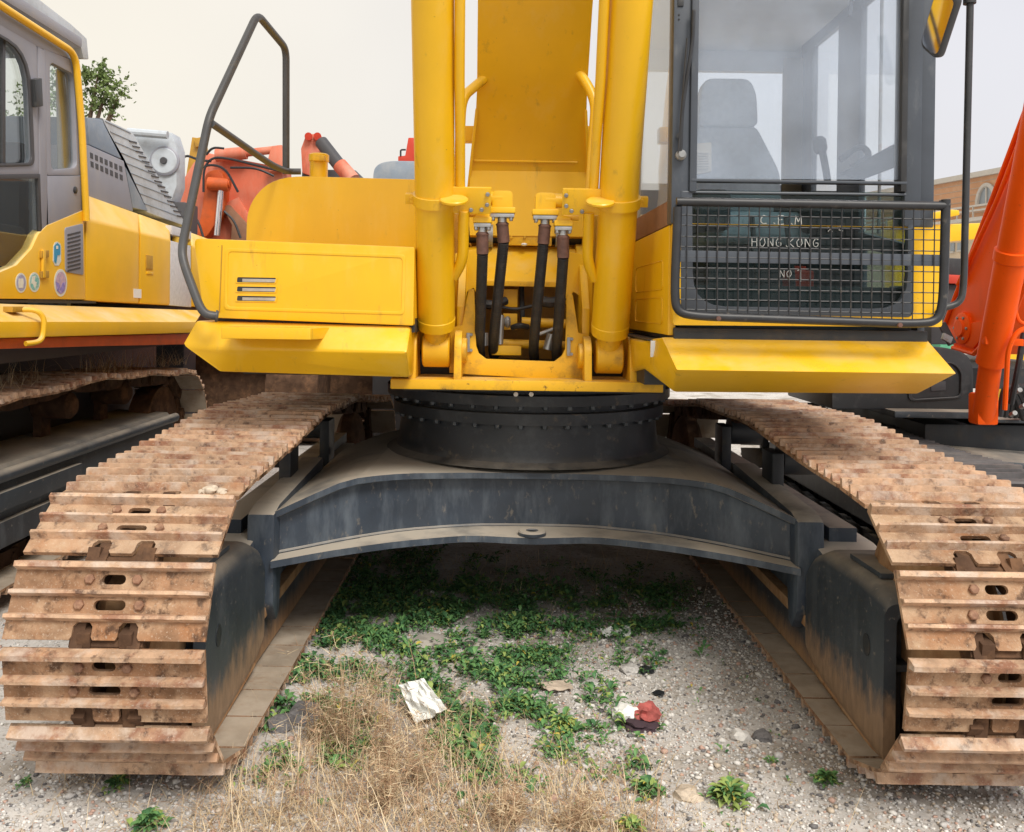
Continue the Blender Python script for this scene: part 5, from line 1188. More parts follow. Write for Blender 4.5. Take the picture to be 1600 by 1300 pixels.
for pts in ([(300, 300), (306, 268), (326, 256), (352, 262), (372, 300)], [(350, 330), (366, 344), (376, 372)], [(360, 262), (400, 262), (428, 275)], [(280, 350), (296, 330), (310, 345), (318, 372)], [(318, 300), (318, 262), (332, 245), (360, 248), (440, 268)], [(276, 292), (286, 240), (310, 250), (330, 252)], [(322, 242), (332, 230), (350, 232)]):
    mb = MB(); mb.tube(bez([P(u, v, YB - .3) for u, v in pts], .12), .014, 6); mb.build('hose', 'rubber', fx)
c = P(336, 400, YB); mb = MB(); mb.box(c.x - 1.2, c.x + 1.3, YB + .1, YB + 3.5, 1.0, c.z + .15, .05); mb.build('body', 'orange_faded', fx)
mb = MB(); mb.box(c.x - 1.6, c.x + 2.0, YB + .4, YB + 1.2, 0, 1.15, .04); mb.build('carbody', 'rust_dark', fx)
for s_ in (-1, 1):
    mb = MB(); mb.prism(rounded([(c.x + s_ * 1.0 - .3, YB - .4, 0), (c.x + s_ * 1.0 - .3, YB - .4, .95), (c.x + s_ * 1.0 - .3, YB + 3.8, .95), (c.x + s_ * 1.0 - .3, YB + 3.8, 0)], .4, 5), (.6, 0, 0), .02); mb.build('track', 'rust_dark', fx)
# ochre arm standing behind it
ya = thing('ochre_arm_machine', tuple(Vector((P(300, 400, 12).x, 12, 0))), 'ochre yellow arm tip rising behind the faded orange boom', 'excavator')
pp([(288, 290), (300, 214), (312, 216), (316, 240), (306, 300)], 12, .3, 'brownish_yellow', 'arm', ya, .01)
pp([(303, 216), (314, 214), (316, 228), (305, 230)], 11.95, .1, 'brownish_yellow', 'arm_eye', ya, .01)
c = P(300, 300, 12); mb = MB(); mb.box(c.x - .3, c.x + .3, 12.05, 12.6, 0, c.z + .2, .03); mb.build('pedestal', 'cab_dark', ya)
# red linkage further along
ra = thing('red_linkage_machine', tuple(Vector((P(500, 400, 11.5).x, 11.5, 0))), 'red excavator arm joint with dark cylinder, rising behind the yellow tank', 'excavator')
pp([(472, 270), (470, 232), (478, 210), (498, 208), (504, 225), (500, 246), (486, 250), (486, 275)], 11.5, .3, 'orange_faded', 'arm_joint', ra, .015)
mb = MB(); mb.cyl(P(502, 222, 11.4), P(533, 262, 11.2), .085, n=18); mb.build('arm_cylinder', 'cab_dark', ra)
mb = MB(); mb.cyl(P(531, 258, 11.2), P(552, 282, 11.1), .095, n=18); mb.build('cylinder_barrel', 'orange_faded', ra)
for u in (482, 496):
    mb = MB(); mb.cyl(P(u, 213, 11.49), P(u, 213, 11.42), .05, n=14); mb.build('pin', 'red', ra)
c = P(500, 300, 11.5); mb = MB(); mb.prism([(c.x - .35, 11.55, 0), (c.x + .5, 11.55, 0), (c.x + .45, 11.55, c.z + .3), (c.x - .25, 11.55, c.z + .3)], (0, .8, 0), .03); mb.build('lower_boom', 'cab_dark', ra)
# blue-grey hood with red post
hb = thing('blue_hood_machine', tuple(Vector((P(630, 300, 9.6).x, 9.6, 0))), 'rounded blue-grey machine hood just left of the boom cylinder', 'excavator')
pp([(583, 290), (583, 264), (594, 254), (612, 251), (700, 252), (700, 290)], 9.6, 1.2, 'blue_grey', 'hood', hb, .05, [.02, .1, .1, .05, .02, .02])
pp([(622, 252), (622, 244), (633, 243), (638, 215), (648, 215), (648, 252)], 9.9, .2, 'red', 'post', hb, .008)
mb = MB(); mb.tube(bez([P(626, 244, 9.9), P(626, 234, 9.9), P(634, 234, 9.9)], .02), .01, 6); mb.build('post_loop', 'rubber', hb)
c = P(640, 290, 9.6); mb = MB(); mb.box(c.x - .38, c.x + 1.6, 9.65, 10.8, 0, c.z, .03); mb.build('body', 'cab_dark', hb)
# pale grey quarter plate with hub, behind the left machine
gm = thing('grey_arm_machine', tuple(Vector((P(245, 400, 9.0).x, 9.0, 0))), 'pale grey steel arm plate with round hub behind the slatted hood', 'loader')
pp([(196, 202), (268, 207), (276, 232), (276, 290), (262, 330), (230, 330), (215, 240), (208, 213)], 9.0, .25, 'light_grey', 'arm_plate', gm, .012)
pp([(206, 212), (246, 214), (236, 232), (222, 236)], 8.99, .012, 'sky_gap', 'plate_cutout', gm, 0) if False else None
for r_, m_, d_ in ((.15, 'cab_grey', .02), (.135, 'light_grey', .025), (.035, 'cab_dark', .05)):
    mb = MB(); mb.lathe(P(258, 252, 9.0), (0, -1, 0), [(0, r_), (d_, r_), (d_ + .01, r_ * .9)], 30); mb.build('hub_ring', m_, gm)
mb = MB(); mb.tube([P(200, 206, 8.9), P(262, 211, 8.9)], .04, 10); mb.build('top_bar', 'light_grey', gm)
c = P(250, 330, 9.0); mb = MB(); mb.box(c.x - .25, c.x + .25, 9.03, 9.4, 0, c.z + .1, .02); mb.build('pedestal', 'cab_dark', gm)
# yellow beam and cap, right, behind the grab rail
yx = thing('yellow_beam_machine', tuple(Vector((P(1520, 400, 13).x, 13.2, 0))), 'yellow machine arm lying level behind the black grab rail', 'excavator')
pp([(1400, 352), (1480, 350), (1600, 346), (1600, 366), (1482, 378), (1400, 384)], 13, .5, 'yellow', 'arm', yx, .02)
pp([(1400, 342), (1484, 327), (1499, 328), (1500, 336), (1484, 339), (1400, 352)], 12.9, .3, 'yellow', 'arm_cover', yx, .02)
for u in (1420, 1590):
    c = P(u, 370, 13.1); mb = MB(); mb.box(c.x - .2, c.x + .2, 13.1, 13.45, 0, c.z, .02); mb.build('support_leg', 'yellow', yx)
# white site cloth / green netting bundle
gn = thing('green_net_bundle', tuple(Vector((P(1480, 430, 11).x, 11, 0))), 'green netting hung over something beside the cab guard', 'netting')
pp([(1470, 402), (1481, 400), (1489, 410), (1492, 435), (1494, 640), (1468, 640)], 11, .5, 'green_net', 'net', gn, .03, .05)

# brick building --------------------------------------------------------------
bd = thing('brick_building', (36, 52, 0), 'orange brick building with arched window and balcony behind the grab rail', 'building')
A = P(1380, 313, 56); B = P(1760, 214, 40)            # roof line receding to the left
def wallpt(t, z): q = A.lerp(B, t); return Vector((q.x, q.y, z))
nrm = Vector((B.y - A.y, -(B.x - A.x), 0)).normalized()
if nrm.y > 0: nrm = -nrm
zr = 8.2
za_, zb_ = A.z, B.z
def wbox(t0, t1, z0, z1, off, th, m, name, par, bev=0):
    mb = MB(); mb.prism([wallpt(t0, z0) + nrm * off, wallpt(t1, z0) + nrm * off, wallpt(t1, z1) + nrm * off, wallpt(t0, z1) + nrm * off], -nrm * th, bev); return mb.build(name, m, par, 30)
ztop = (za_ + zb_) / 2
def tv(u, v):                                         # wall coordinates of a pixel
    a, b = ray(u, v); d = Vector((a, 1, b)); dn = d.x * nrm.x + d.y * nrm.y
    k = (A.x * nrm.x + A.y * nrm.y) / dn; p = d * k; L_ = (B - A); L2 = Vector((L_.x, L_.y, 0))
    return ((p.x - A.x) * L2.x + (p.y - A.y) * L2.y) / L2.length_squared, CAMZ + p.z
t_, ztop = tv(1520, 277); _, zm = tv(1520, 345)
wbox(-.1, 1.1, zm, ztop, 0, 6, 'brick_wall', 'upper_wall', bd)
wbox(-.1, 1.1, 0, zm, .0, 6, 'render_wall', 'lower_wall', bd)
wbox(-.1, 1.1, ztop - .06, ztop + .22, .25, .6, 'trim', 'cornice', bd)
for k in range(24):
    z = zm + .4 + k * .33
    if z < ztop - .1: wbox(-.1, 1.1, z, z + .05, .02, .05, 'trim_brick', 'brick_course', bd)
tc, zc_ = tv(1543, 318); t0_, _ = tv(1529, 318); hw_ = abs(tc - t0_)
_, zt1 = tv(1543, 289)
n = 14; L3 = (B - A).length
pts = [wallpt(tc - hw_ * math.cos(math.pi * k / n), zc_ + (zt1 - zc_) * math.sin(math.pi * k / n)) for k in range(n + 1)]
mb = MB(); mb.prism([p + nrm * .05 for p in pts], -nrm * .05); aw = mb.build('arched_window', 'window_pane', bd, 0)
mb = MB(); mb.tube([p + nrm * .1 for p in pts], .12, 6); mb.build('window_frame', 'trim', aw)
wbox(tc - hw_ * .06, tc + hw_ * .06, zc_, zt1, .12, .1, 'trim', 'mullion', aw)
for vv in (326, 333):
    _, z = tv(1520, vv); wbox(-.1, 1.1, z - .05, z + .05, .9, .1, 'trim', 'balcony_rail', bd)
for k in range(16):
    t = -.05 + k * .07; _, z0 = tv(1520, 326); _, z1 = tv(1520, 345); wbox(t, t + .003, z1, z0, .9, .08, 'trim', 'baluster', bd)
wbox(-.1, 1.1, zm - .15, zm + .05, 1.0, 1.1, 'trim', 'balcony_slab', bd)
for (u, v0, v1, w) in ((1486, 380, 393, 6), (1497, 380, 391, 9), (1533, 378, 390, 8), (1560, 374, 388, 10)):
    t, z0 = tv(u, v1); _, z1 = tv(u, v0); t2, _ = tv(u + w, v1); f = wbox(t, t2, z0, z1, .06, .1, 'window_pane', 'window', bd); wbox(t, t2, z0 - .1, z0, .12, .15, 'trim', 'sill', f)

# tree behind the left cab ------------------------------------------------------
mat('leaf', (.13, .19, .055), .7, var=.45, vscale=4, rand=0)
tr = thing('tree', tuple(Vector((P(120, 300, 15).x, 15, 0))), 'leafy green tree behind the roof of the left cab', 'tree')
c0 = P(120, 300, 15)
mb = MB(); tp = Vector((c0.x, 15, 0))
mb.tube([tp, tp + Vector((.1, 0, 1.8)), tp + Vector((.0, .1, 3.4)), tp + Vector((-.2, .1, 4.6))], .2, 10, radii=[.22, .17, .12, .05])
for u, v in ((172, 120), (185, 150), (155, 108), (178, 175), (100, 130), (60, 160)):
    e = P(u, v, 15); mb.tube([tp + Vector((0, .05, 2.6 + rnd.random())), (tp + Vector((0, 0, 3.2))).lerp(e, .5) + Vector((0, 0, .15)), e], .05, 6, radii=[.07, .045, .012])
mb.build('trunk', 'bark', tr)
V, Fc = [], []
cl = [(160, 118, .22), (178, 140, .26), (150, 140, .26), (182, 160, .18), (165, 155, .28), (140, 120, .2), (176, 178, .14), (145, 165, .22), (132, 112, .2), (100, 130, .35), (60, 150, .4), (30, 190, .4), (110, 165, .4), (158, 104, .10), (188, 145, .10)]
for u, v, r_ in cl:
    c = np.array(P(u, v, 15))
    for _ in range(int(16 * (r_ / .2) ** 1.4)):         # leaves strung along loose twigs
        d = rng.normal(0, 1, 3); d /= np.linalg.norm(d); d[2] += .15; L = r_ * rng.uniform(.6, 1.7)
        for k in range(int(rng.integers(7, 15))):
            p = c + d * L * rng.random() ** .7 + rng.normal(0, .018, 3); a = rng.normal(0, 1, 3); a /= np.linalg.norm(a); b = np.cross(a, rng.normal(0, 1, 3)); b /= np.linalg.norm(b)
            s = rng.uniform(.022, .05); i = len(V); V += [p - a * s, p + b * s * .5, p + a * s, p - b * s * .5]; Fc.append((i, i + 1, i + 2, i + 3))
cr = rawmesh('crown', np.array(V) - np.array(tr.location), Fc, 'leaf'); cr.parent = tr
# ================================================================== ground
mat('ground_soil', (.54, .52, .50), .95, var=.2, vscale=3, bump=.5, bscale=60, spec=.15,
    layers=[((.60, .57, .54), 55, .50, .62, .8, None, False), ((.20, .17, .13), 40, .54, .66, .8, None, False), ((.40, .26, .19), 60, .60, .68, .7, None, False),
            ((.23, .19, .145), 1.6, .50, .62, .7, None, False), ((.68, .66, .64), 90, .60, .68, .8, None, False)])
def gz(x, y):
    return .020 * mnoise.noise(Vector((x * .9, y * .9, 3.3))) + .010 * mnoise.noise(Vector((x * 3.2, y * 3.2, 7.7))) + .006 * mnoise.noise(Vector((x * 9, y * 9, 1.7)))
def build_ground():
    bm = bmesh.new(); xs = np.arange(-5.0, 6.01, .045); ys = np.arange(1.2, 9.01, .045)
    g = [[bm.verts.new((x, y, gz(x, y) - .012)) for x in xs] for y in ys]
    for j in range(len(ys) - 1):
        for i in range(len(xs) - 1): bm.faces.new((g[j][i], g[j][i + 1], g[j + 1][i + 1], g[j + 1][i]))
    x0, x1, y0, y1 = xs[0], xs[-1], ys[0], ys[-1]
    big = 260
    o4 = [bm.verts.new(p) for p in ((-big, -60, -.02), (big, -60, -.02), (big, 420, -.02), (-big, 420, -.02))]
    edge = [[g[0][i] for i in range(len(xs))], [g[j][-1] for j in range(len(ys))], [g[-1][i] for i in range(len(xs))][::-1], [g[j][0] for j in range(len(ys))][::-1]]
    for k, e in enumerate(edge): bm.faces.new([o4[k]] + e[::1] + [o4[(k + 1) % 4]]) if False else bm.faces.new([o4[k], o4[(k + 1) % 4]] + e[::-1])
    bmesh.ops.recalc_face_normals(bm, faces=bm.faces[:])
    me = bpy.data.meshes.new('ground'); bm.to_mesh(me); bm.free()
    me.polygons.foreach_set('use_smooth', [True] * len(me.polygons)); me.materials.append(MATS['ground_soil'])
    o = bpy.data.objects.new('ground', me); COL.objects.link(o); props(o, kind='structure'); return o
build_ground()
# ================================================================== what lies and grows on the ground
mat('stone_grey', (.52, .51, .50), .95, var=.25, vscale=90, spec=.2); mat('stone_white', (.70, .685, .66), .95, var=.12, vscale=90, spec=.2)
mat('stone_brick', (.50, .34, .28), .95, var=.25, vscale=90, spec=.2); mat('stone_dark', (.17, .165, .17), .95, var=.3, vscale=90, spec=.2); mat('stone_tan', (.54, .46, .37), .95, var=.2, vscale=90, spec=.2)
mat('weed_dark', (.055, .155, .060), .6, var=.35, vscale=30); mat('weed_mid', (.115, .255, .085), .6, var=.35, vscale=30); mat('weed_lime', (.27, .36, .10), .65, var=.3, vscale=30); mat('weed_yellow', (.52, .43, .08), .7, var=.25, vscale=30)
mat('straw', (.58, .45, .285), .9, var=.25, vscale=40, spec=.2); mat('straw_brown', (.40, .26, .165), .9, var=.3, vscale=40, spec=.2); mat('straw_pale', (.70, .58, .40), .9, var=.2, vscale=40, spec=.2)
def g3(u, v): p = PG(u, v); p.z = gz(p.x, p.y) - .012; return p

def multi(name, V, Fc, idx, mats_, smooth=False):
    o = rawmesh(name, V, Fc, list(mats_), smooth); o.data.polygons.foreach_set('material_index', np.asarray(idx, dtype=np.int32)); o.data.update(); return o
def blot(x, y, spots):                       # density from soft patches given in picture pixels
    d = 0.0
    for (cx, cy, rx, ry, a) in spots:
        d += a * math.exp(-(((x - cx) / rx) ** 2 + ((y - cy) / ry) ** 2))
    return d
def patches(lst): 
    out = []
    for (u, v, ru, rv, a) in lst:
        c = PG(u, v); k = FPX / c.y; top = PG(u, v - rv).y - c.y
        out.append((c.x, c.y, ru / k, max(.06, top), a))
    return out
GRAV = patches([(1130, 1080, 200, 110, 1.3), (1040, 1000, 120, 40, .9), (1200, 1260, 330, 90, 1.4), (930, 1260, 160, 60, .7), (120, 1270, 300, 70, 1.3), (820, 1130, 120, 70, .45), (560, 1250, 250, 60, .5), (1500, 1290, 200, 60, 1.2), (780, 1010, 200, 60, .35)])
WEED = patches([(560, 930, 120, 60, 2.4), (520, 1020, 60, 60, 1.6), (480, 1090, 50, 60, .8), (640, 960, 120, 50, 1.7), (760, 940, 130, 40, 1.5), (840, 1010, 70, 35, 1.6), (790, 1060, 120, 45, 1.6), (900, 950, 100, 30, 1.5), (980, 965, 60, 25, 1.2), (1020, 930, 90, 25, 1.1),
                (720, 1120, 100, 50, 1.5), (890, 1130, 90, 40, 1.6), (800, 1170, 110, 45, 1.3), (540, 1160, 70, 40, .8), (430, 1170, 50, 40, .7), (1000, 1010, 70, 20, .5), (680, 1040, 60, 30, .5)])
STRAW = patches([(560, 1120, 70, 70, 1.0), (640, 1200, 110, 60, 1.3), (500, 1250, 130, 70, 1.3), (760, 1270, 150, 50, 1.5), (880, 1240, 110, 60, 1.0), (620, 1290, 300, 40, 1.2), (950, 1290, 110, 30, .8), (380, 1240, 60, 50, .6), (700, 1140, 80, 50, .5), (60, 1210, 120, 30, .35)])
BACK = patches([(780, 900, 230, 30, 1.0), (900, 905, 120, 30, .9)])

# gravel -----------------------------------------------------------------------
ico = bmesh.new(); bmesh.ops.create_icosphere(ico, subdivisions=1, radius=1.0); IV = np.array([v.co[:] for v in ico.verts]); IF = np.array([[v.index for v in f.verts] for f in ico.faces]); ico.free()
IVN = IV / np.linalg.norm(IV, axis=1)[:, None]
ico = bmesh.new(); bmesh.ops.create_icosphere(ico, subdivisions=1, radius=1.0)
Vs, Fs, Is = [], [], []; cnt = 0
def add_stone(x, y, r, m, sink=.35):
    global cnt
    k = rng.uniform(.72, 1.28, len(IVN)); s = np.array([rng.uniform(.8, 1.35), rng.uniform(.7, 1.1), rng.uniform(.45, .85)]) * r
    a = rng.uniform(0, 6.28); ca, sa = math.cos(a), math.sin(a); v = IVN * k[:, None] * s
    v = np.stack([v[:, 0] * ca - v[:, 1] * sa, v[:, 0] * sa + v[:, 1] * ca, v[:, 2]], 1)
    v += np.array([x, y, gz(x, y) - .012 + r * sink]); Vs.append(v); Fs.append(IF + cnt); Is.append(np.full(len(IF), m)); cnt += len(v)
N = 0
for _ in range(120000):
    x, y = rng.uniform(-2.5, 2.5), rng.uniform(2.2, 5.2)
    d = blot(x, y, GRAV) + .16
    if rng.random() > d: continue
    r = float(np.clip(rng.lognormal(math.log(.0042), .45), .0025, .020)); add_stone(x, y, r, rng.choice(5, p=[.44, .27, .10, .09, .10])); N += 1
    if N > 34000: break
gro = multi('gravel', np.concatenate(Vs), np.concatenate(Fs), np.concatenate(Is), ('stone_grey', 'stone_white', 'stone_brick', 'stone_dark', 'stone_tan')); props(gro, 'loose grey, white and brick-red gravel strewn over the ground', 'gravel', kind='stuff')

# leaves -------------------------------------------------------------------------
def leaf(V, Fc, I, p, d, L, w, up, m, curl=.35):
    d = d / np.linalg.norm(d); s = np.cross(d, [0, 0, 1.0]); s /= (np.linalg.norm(s) + 1e-9); n = np.cross(s, d); i = len(V)
    prof = [(0, .10, 0), (.35, 1.0, .10), (.70, .80, .08), (1.0, .02, -.12)]
    for t, ww, h in prof:
        c = p + d * L * t + n * L * (h * curl * 2) + np.array([0, 0, L * up * math.sin(t * 2.2) * .5])
        e = n * w * .25 * ww
        V += [c - s * w * .5 * ww + e, c, c + s * w * .5 * ww + e]
    for k in range(3):
        a = i + 3 * k; Fc += [(a, a + 1, a + 4, a + 3), (a + 1, a + 2, a + 5, a + 4)]; I += [m, m]
def sprig(V, Fc, I, x, y, n, L, tall, mw):
    z = gz(x, y) - .012; h = tall * rng.uniform(.3, 1)
    for k in range(n):
        a = rng.uniform(0, 6.28); q = rng.random(); e = rng.uniform(-.1, .7); hh = h * q
        p = np.array([x + .012 * math.cos(a), y + .012 * math.sin(a), z + hh]); d = np.array([math.cos(a) * math.cos(e), math.sin(a) * math.cos(e), math.sin(e) * .7])
        l = L * rng.uniform(.6, 1.25); leaf(V, Fc, I, p, d, l, l * rng.uniform(.42, .62), rng.uniform(0, .5), int(rng.choice(4, p=mw)))
V, Fc, I = [], [], []
n = 0
for _ in range(60000):
    x, y = rng.uniform(-1.0, 1.15), rng.uniform(2.6, 6.2)
    d = blot(x, y, WEED) * .9 * max(0, mnoise.noise(Vector((x * 5, y * 5, 2))) + .25 + .5 * mnoise.noise(Vector((x * 14, y * 14, 6))))
    if rng.random() > d: continue
    near = y < 3.45; sprig(V, Fc, I, x, y, int(rng.integers(4, 9)), float(rng.choice([.011, .017, .024, .034])) * rng.uniform(.8, 1.2), .06 if not near else .03, [.36, .50, .13, .01] if y > 3.5 else [.20, .54, .24, .02]); n += 1
    if n > 5200: break
for _ in range(700):                          # sparse seedlings elsewhere
    x, y = rng.uniform(-1.5, 1.9), rng.uniform(2.5, 5.2)
    if rng.random() < .35 * max(0, mnoise.noise(Vector((x * 3, y * 3, 9))) + .3): sprig(V, Fc, I, x, y, 4, .018, .012, [.1, .4, .4, .1])
wd = multi('ground_weeds', np.array(V), Fc, I, ('weed_dark', 'weed_mid', 'weed_lime', 'weed_yellow'), True); props(wd, 'low green leafy weeds spreading between the two tracks', 'weeds', kind='stuff')

# straw --------------------------------------------------------------------------
def blade(V, Fc, I, p, az, L, lean, w, m, bend=.6, seg=4):
    i = len(V); s = np.array([-math.sin(az), math.cos(az), 0]) * w; q = np.array(p, float); a = lean
    for k in range(seg + 1):
        t = k / seg; ww = s * (1 - .75 * t); V += [q - ww, q + ww]
        st = L / seg; q = q + np.array([math.cos(az) * math.sin(a), math.sin(az) * math.sin(a), math.cos(a)]) * st; a = min(a + bend / seg, 1.75)
        if q[2] < gz(q[0], q[1]) - .008: q[2] = gz(q[0], q[1]) - .004
    for k in range(seg): a_ = i + 2 * k; Fc.append((a_, a_ + 1, a_ + 3, a_ + 2)); I.append(m)
V, Fc, I = [], [], []; n = 0
for _ in range(60000):
    x, y = rng.uniform(-1.5, 1.2), rng.uniform(2.5, 5.8)
    d = blot(x, y, STRAW) * .8 * (.4 + max(0, mnoise.noise(Vector((x * 4, y * 4, 5))) + .5)) + blot(x, y, BACK) * .10
    if rng.random() > d: continue
    L = float(np.clip(rng.lognormal(math.log(.085), .45), .03, .24)); blade(V, Fc, I, (x, y, gz(x, y) - .014), rng.uniform(0, 6.28), L, rng.uniform(.3, 1.55), rng.uniform(.0007, .0020), int(rng.choice(3, p=[.42, .30, .28])), rng.uniform(.1, 1.1)); n += 1
    if n > 17000: break
sg = multi('dry_grass', np.array(V), Fc, I, ('straw', 'straw_brown', 'straw_pale')); props(sg, 'tangled dry straw-coloured grass at the bottom centre', 'dry grass', kind='stuff')

# tall dry weeds, each a thing --------------------------------------------------------
def dry_weed(u, v, h, label, stems=26, spread=.16):
    b = g3(u, v); root = thing('dry_weed', tuple(b), label, 'dry weed', 'tall dry weeds between the tracks')
    V, Fc, I = [], [], []; tips = []
    for k in range(stems):
        az = rng.uniform(0, 6.28); L = h * rng.uniform(.5, 1.1); x, y = rng.normal(0, .03, 2); p = np.array([x, y, -.01]); a = rng.uniform(.03, .42); seg = 7; q = p.copy(); w = .0019; i = len(V); pts = []
        for j in range(seg + 1):
            s = np.array([-math.sin(az), math.cos(az), 0]) * w * (1 - .6 * j / seg); V += [q - s, q + s]; pts.append(q.copy())
            q = q + np.array([math.cos(az) * math.sin(a), math.sin(az) * math.sin(a), math.cos(a)]) * L / seg; a += rng.normal(.03, .10); az += rng.normal(0, .12)
        for j in range(seg): Fc.append((i + 2 * j, i + 2 * j + 1, i + 2 * j + 3, i + 2 * j + 2)); I.append(int(rng.choice(3, p=[.4, .3, .3])))
        tips.append(pts)
    so = multi('stems', np.array(V), Fc, I, ('straw', 'straw_brown', 'straw_pale')); so.parent = root
    V, Fc, I = [], [], []
    for pts in tips:
        for _ in range(34):
            j = rng.integers(1, len(pts)); p = pts[j] + rng.normal(0, .004, 3); az = rng.uniform(0, 6.28)
            if p[2] < .02: p[2] = .02
            i = len(V); L = rng.uniform(.01, .045); d = np.array([math.cos(az), math.sin(az), rng.uniform(-.3, .8)]); d /= np.linalg.norm(d); s = np.cross(d, rng.normal(0, 1, 3)); s = s / np.linalg.norm(s) * rng.uniform(.0006, .0016)
            V += [p - s, p + s, p + d * L + s * .3, p + d * L - s * .3]; Fc.append((i, i + 1, i + 2, i + 3)); I.append(int(rng.choice(3, p=[.3, .5, .2])))
    se = multi('twigs', np.array(V), Fc, I, ('straw', 'straw_brown', 'straw_pale')); se.parent = root; props(se, kind='stuff'); return root
dry_weed(538, 1165, .42, 'tallest dry brown weed, beside the left track', 34); dry_weed(600, 1185, .26, 'bushy dry weed left of the crumpled paper', 26)
dry_weed(660, 1225, .22, 'low dry weed just below the crumpled paper', 22); dry_weed(500, 1150, .30, 'slender dry weed between the tallest weed and the left track', 16); dry_weed(585, 1130, .24, 'small dry weed behind the bushy one', 18); dry_weed(600, 1255, .20, 'matted dry weed at the front, left of centre', 34); dry_weed(455, 1265, .30, 'thin dry weed near the front of the left track', 12)
dry_weed(800, 1285, .14, 'russet dry tuft at the bottom edge, centre', 34); dry_weed(905, 1290, .12, 'russet dry tuft at the bottom edge, right of centre', 30)
# broad-leaved weeds standing alone on the gravel --------------------------------------
def rosette(u, v, R, n, label, mw):
    b = g3(u, v); V, Fc, I = [], [], []
    for k in range(int(n * 3.2)):
        rr = abs(rng.normal(0, R * .26)); t = rng.uniform(0, 6.28); a = t + rng.normal(0, .9); e = rng.uniform(-.05, .7); l = R * rng.uniform(.22, .48)
        leaf(V, Fc, I, np.array([rr * math.cos(t), rr * math.sin(t), .003 + max(0, R * .45 - rr) * rng.random()]), np.array([math.cos(a) * math.cos(e), math.sin(a) * math.cos(e), math.sin(e) * .6]), l, l * rng.uniform(.30, .60), rng.uniform(0, .5), int(rng.choice(4, p=mw)))
    o = multi('weed_rosette', np.array(V), Fc, I, ('weed_dark', 'weed_mid', 'weed_lime', 'weed_yellow'), True); o.location = b; props(o, label, 'weed', 'broad-leaved weeds on the gravel'); return o
rosette(1140, 1246, .11, 38, 'yellow-green leafy weed on the gravel, lower right of centre', [.1, .4, .42, .08]); rosette(1012, 1236, .09, 30, 'green weed at the edge of the straw, right of centre', [.2, .5, .25, .05])
rosette(1290, 1220, .075, 30, 'bright green tuft beside the front of the right track', [.1, .75, .15, 0]); rosette(183, 1226, .07, 26, 'green sprout under the front of the left track', [.25, .6, .15, 0])
rosette(232, 1288, .09, 30, 'bright green weed at the bottom edge, left', [.15, .6, .25, 0]); rosette(985, 1295, .08, 24, 'yellowing weed at the bottom edge, right of centre', [.1, .3, .35, .25])
rosette(880, 1130, .10, 30, 'pale green weed left of the red rag', [.1, .4, .4, .1]); rosette(1205, 1190, .04, 16, 'tiny green sprout on the gravel', [.1, .5, .4, 0]); rosette(40, 1225, .05, 14, 'small weed at the left edge below the track', [.2, .5, .3, 0])

# litter --------------------------------------------------------------------------
def sheet(name, pts, m, label, cat, nx=8, amp=.012, th=.0025, seed=1):
    """crumpled sheet over a quad a,b,c,d"""
    a, b, c, d = [Vector(p) for p in pts]; mb = MB(); g = []
    loc = (a + b + c + d) / 4; loc.z = min(p.z for p in (a, b, c, d))
    for j in range(nx + 1):
        row = []
        for i in range(nx + 1):
            s, t = i / nx, j / nx; p = a.lerp(b, s).lerp(d.lerp(c, s), t); nn = (b - a).cross(d - a).normalized()
            row.append(mb.bm.verts.new(p + nn * amp * mnoise.noise(Vector((s * 3.1, t * 3.1, seed))) + nn * amp * .5 * mnoise.noise(Vector((s * 8, t * 8, seed + 4)))))
        g.append(row)
    for j in range(nx):
        for i in range(nx): mb.bm.faces.new((g[j][i], g[j][i + 1], g[j + 1][i + 1], g[j + 1][i]))
    bmesh.ops.recalc_face_normals(mb.bm, faces=mb.bm.faces[:]); bmesh.ops.solidify(mb.bm, geom=mb.bm.faces[:], thickness=th); bmesh.ops.recalc_face_normals(mb.bm, faces=mb.bm.faces[:])
    o = mb.build(name, m, None, 0, loc=tuple(loc)); return props(o, label, cat)
Yp = PG(670, 1128).y
sheet('paper_sheet', [P(622, 1070, Yp + .10), P(662, 1060, Yp + .08), P(699, 1108, Yp - .02), P(650, 1132, Yp)], 'foil_white', 'crumpled off-white paper sheet lying in the weeds', 'paper', 10, .030, seed=3)
a = [g3(u, v) for u, v in ((938, 984), (984, 981), (986, 993), (942, 995))]
for p in a: p.z += .025
sheet('plastic_scrap', a, 'foil_white', 'bright white plastic scrap on the weeds, right of centre', 'litter', 6, .02, seed=5)
a = [g3(u, v) for u, v in ((838, 1068), (888, 1060), (896, 1074), (858, 1078))]
for p in a: p.z += .02
sheet('cardboard_piece', a, 'card', 'flat pale cardboard piece between weeds and gravel', 'litter', 5, .01, seed=8)
def rag(name, u, v, r, m, label, cat, flat=.5, amp=.6, sc=1.8, seed=1, sub=3):
    p = g3(u, v); mb = MB(); mb.blob(p + Vector((0, 0, r * flat * .55)), r, sub, amp, sc, flat, seed); o = mb.build(name, m, None, 60, loc=tuple(p)); return props(o, label, cat)
rg = thing('crushed_package', tuple(g3(998, 1128)), 'crushed red and white package on the gravel', 'litter')
b = g3(998, 1125)
mb = MB(); mb.blob(b + Vector((-.045, .03, .035)), .05, 3, .5, 2.2, .6, 2); mb.build('white_side', 'foil_white', rg)
mb = MB(); mb.blob(b + Vector((.035, .02, .035)), .055, 3, .6, 2.4, .65, 6); mb.build('red_side', 'rag_red', rg)
mb = MB(); mb.blob(b + Vector((.0, .0, .012)), .075, 3, .5, 2.0, .3, 9); mb.build('dark_base', 'rag_dark', rg)
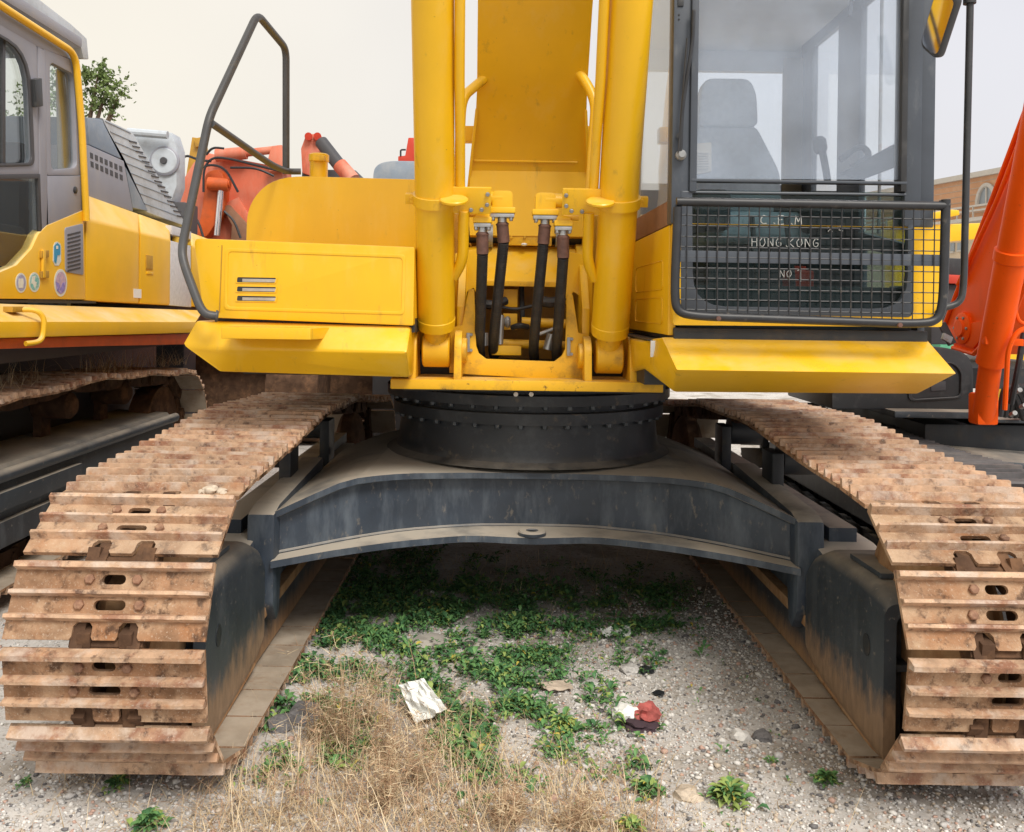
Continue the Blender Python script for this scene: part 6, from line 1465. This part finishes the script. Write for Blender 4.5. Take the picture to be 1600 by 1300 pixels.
rag('black_scrap', 1008, 1040, .035, 'black_bag', 'black rubber scrap on the gravel, near the weeds', 'litter', .35, .7, 2.0, 3); rag('black_scrap', 1029, 1078, .022, 'black_bag', 'small black scrap above the crushed red package', 'litter', .5, .7, 2.0, 4)
rag('yellow_disc', 701, 1000, .035, 'yolk', 'small yellowish lump among the grey stones', 'litter', .4, .3, 1.5, 4)
def rock(u, v, r, m, label, flat=.6, seed=1):
    p = g3(u, v); mb = MB(); mb.blob(p + Vector((0, 0, r * flat * .3)), r, 2, .55, 1.4, flat, seed); o = mb.build('rock', m, None, 20, loc=tuple(p)); return props(o, label, 'rock', 'loose rocks between the tracks')
rock(1157, 1150, .035, 'stone_white', 'whitish stone on the gravel near the right track', .7, 2); rock(1192, 1150, .042, 'stone_dark', 'dark grey stone right of the whitish one', .5, 3)
rock(672, 1000, .10, 'concrete', 'flat grey rubble slab in the middle of the weeds', .22, 5); rock(742, 1000, .07, 'concrete', 'smaller grey rubble piece right of the flat slab', .25, 6)
rock(478, 1120, .075, 'stone_dark', 'dark rock beside the left track', .6, 7); rock(440, 1135, .055, 'stone_dark', 'smaller dark rock against the left track shoes', .6, 8)
rock(930, 1065, .05, 'stone_grey', 'grey stone right of the cardboard piece', .4, 9); rock(735, 1030, .12, 'concrete', 'low heap of grey-brown rubble below the flat slab', .12, 12)
rock(985, 1040, .05, 'stone_grey', 'pale grey stone left of the black rubber scrap', .45, 13); rock(1075, 1240, .045, 'stone_tan', 'tan stone between two leafy weeds', .5, 14)
# clod of dried cement on a shoe of the left track
p = P(327, 770, 3.02); mb = MB()
for k in range(7): mb.blob(p + Vector((rnd.uniform(-.04, .05), rnd.uniform(-.02, .02), rnd.uniform(0, .012))), rnd.uniform(.012, .024), 2, .5, 2, .7, k)
props(mb.build('cement_clod', 'stone_tan', None, 40, loc=tuple(p)), 'crumbly pale clod lying on the left track', 'clod')
# dry weeds caught in the parked machine's track
V, Fc, I = [], [], []
for _ in range(420):
    u = rng.choice([rng.normal(190, 22), rng.normal(150, 18), rng.normal(30, 25), rng.normal(255, 20)]); X = -2.62 - rng.random() * .35; q = PX(float(np.clip(u, 0, 290)), 585, X); q.z = 1.11 - .03 * max(0, q.y - 6.3)
    blade(V, Fc, I, q, rng.uniform(0, 6.28), rng.uniform(.06, .24), rng.uniform(.1, 1.2), .0018, int(rng.choice(3)), rng.uniform(.2, 1.2))
sw = multi('dead_vines', np.array(V), Fc, I, ('straw', 'straw_brown', 'straw_pale')); props(sw, 'dead straw weeds lying on the track of the left machine', 'dry weeds', kind='stuff')
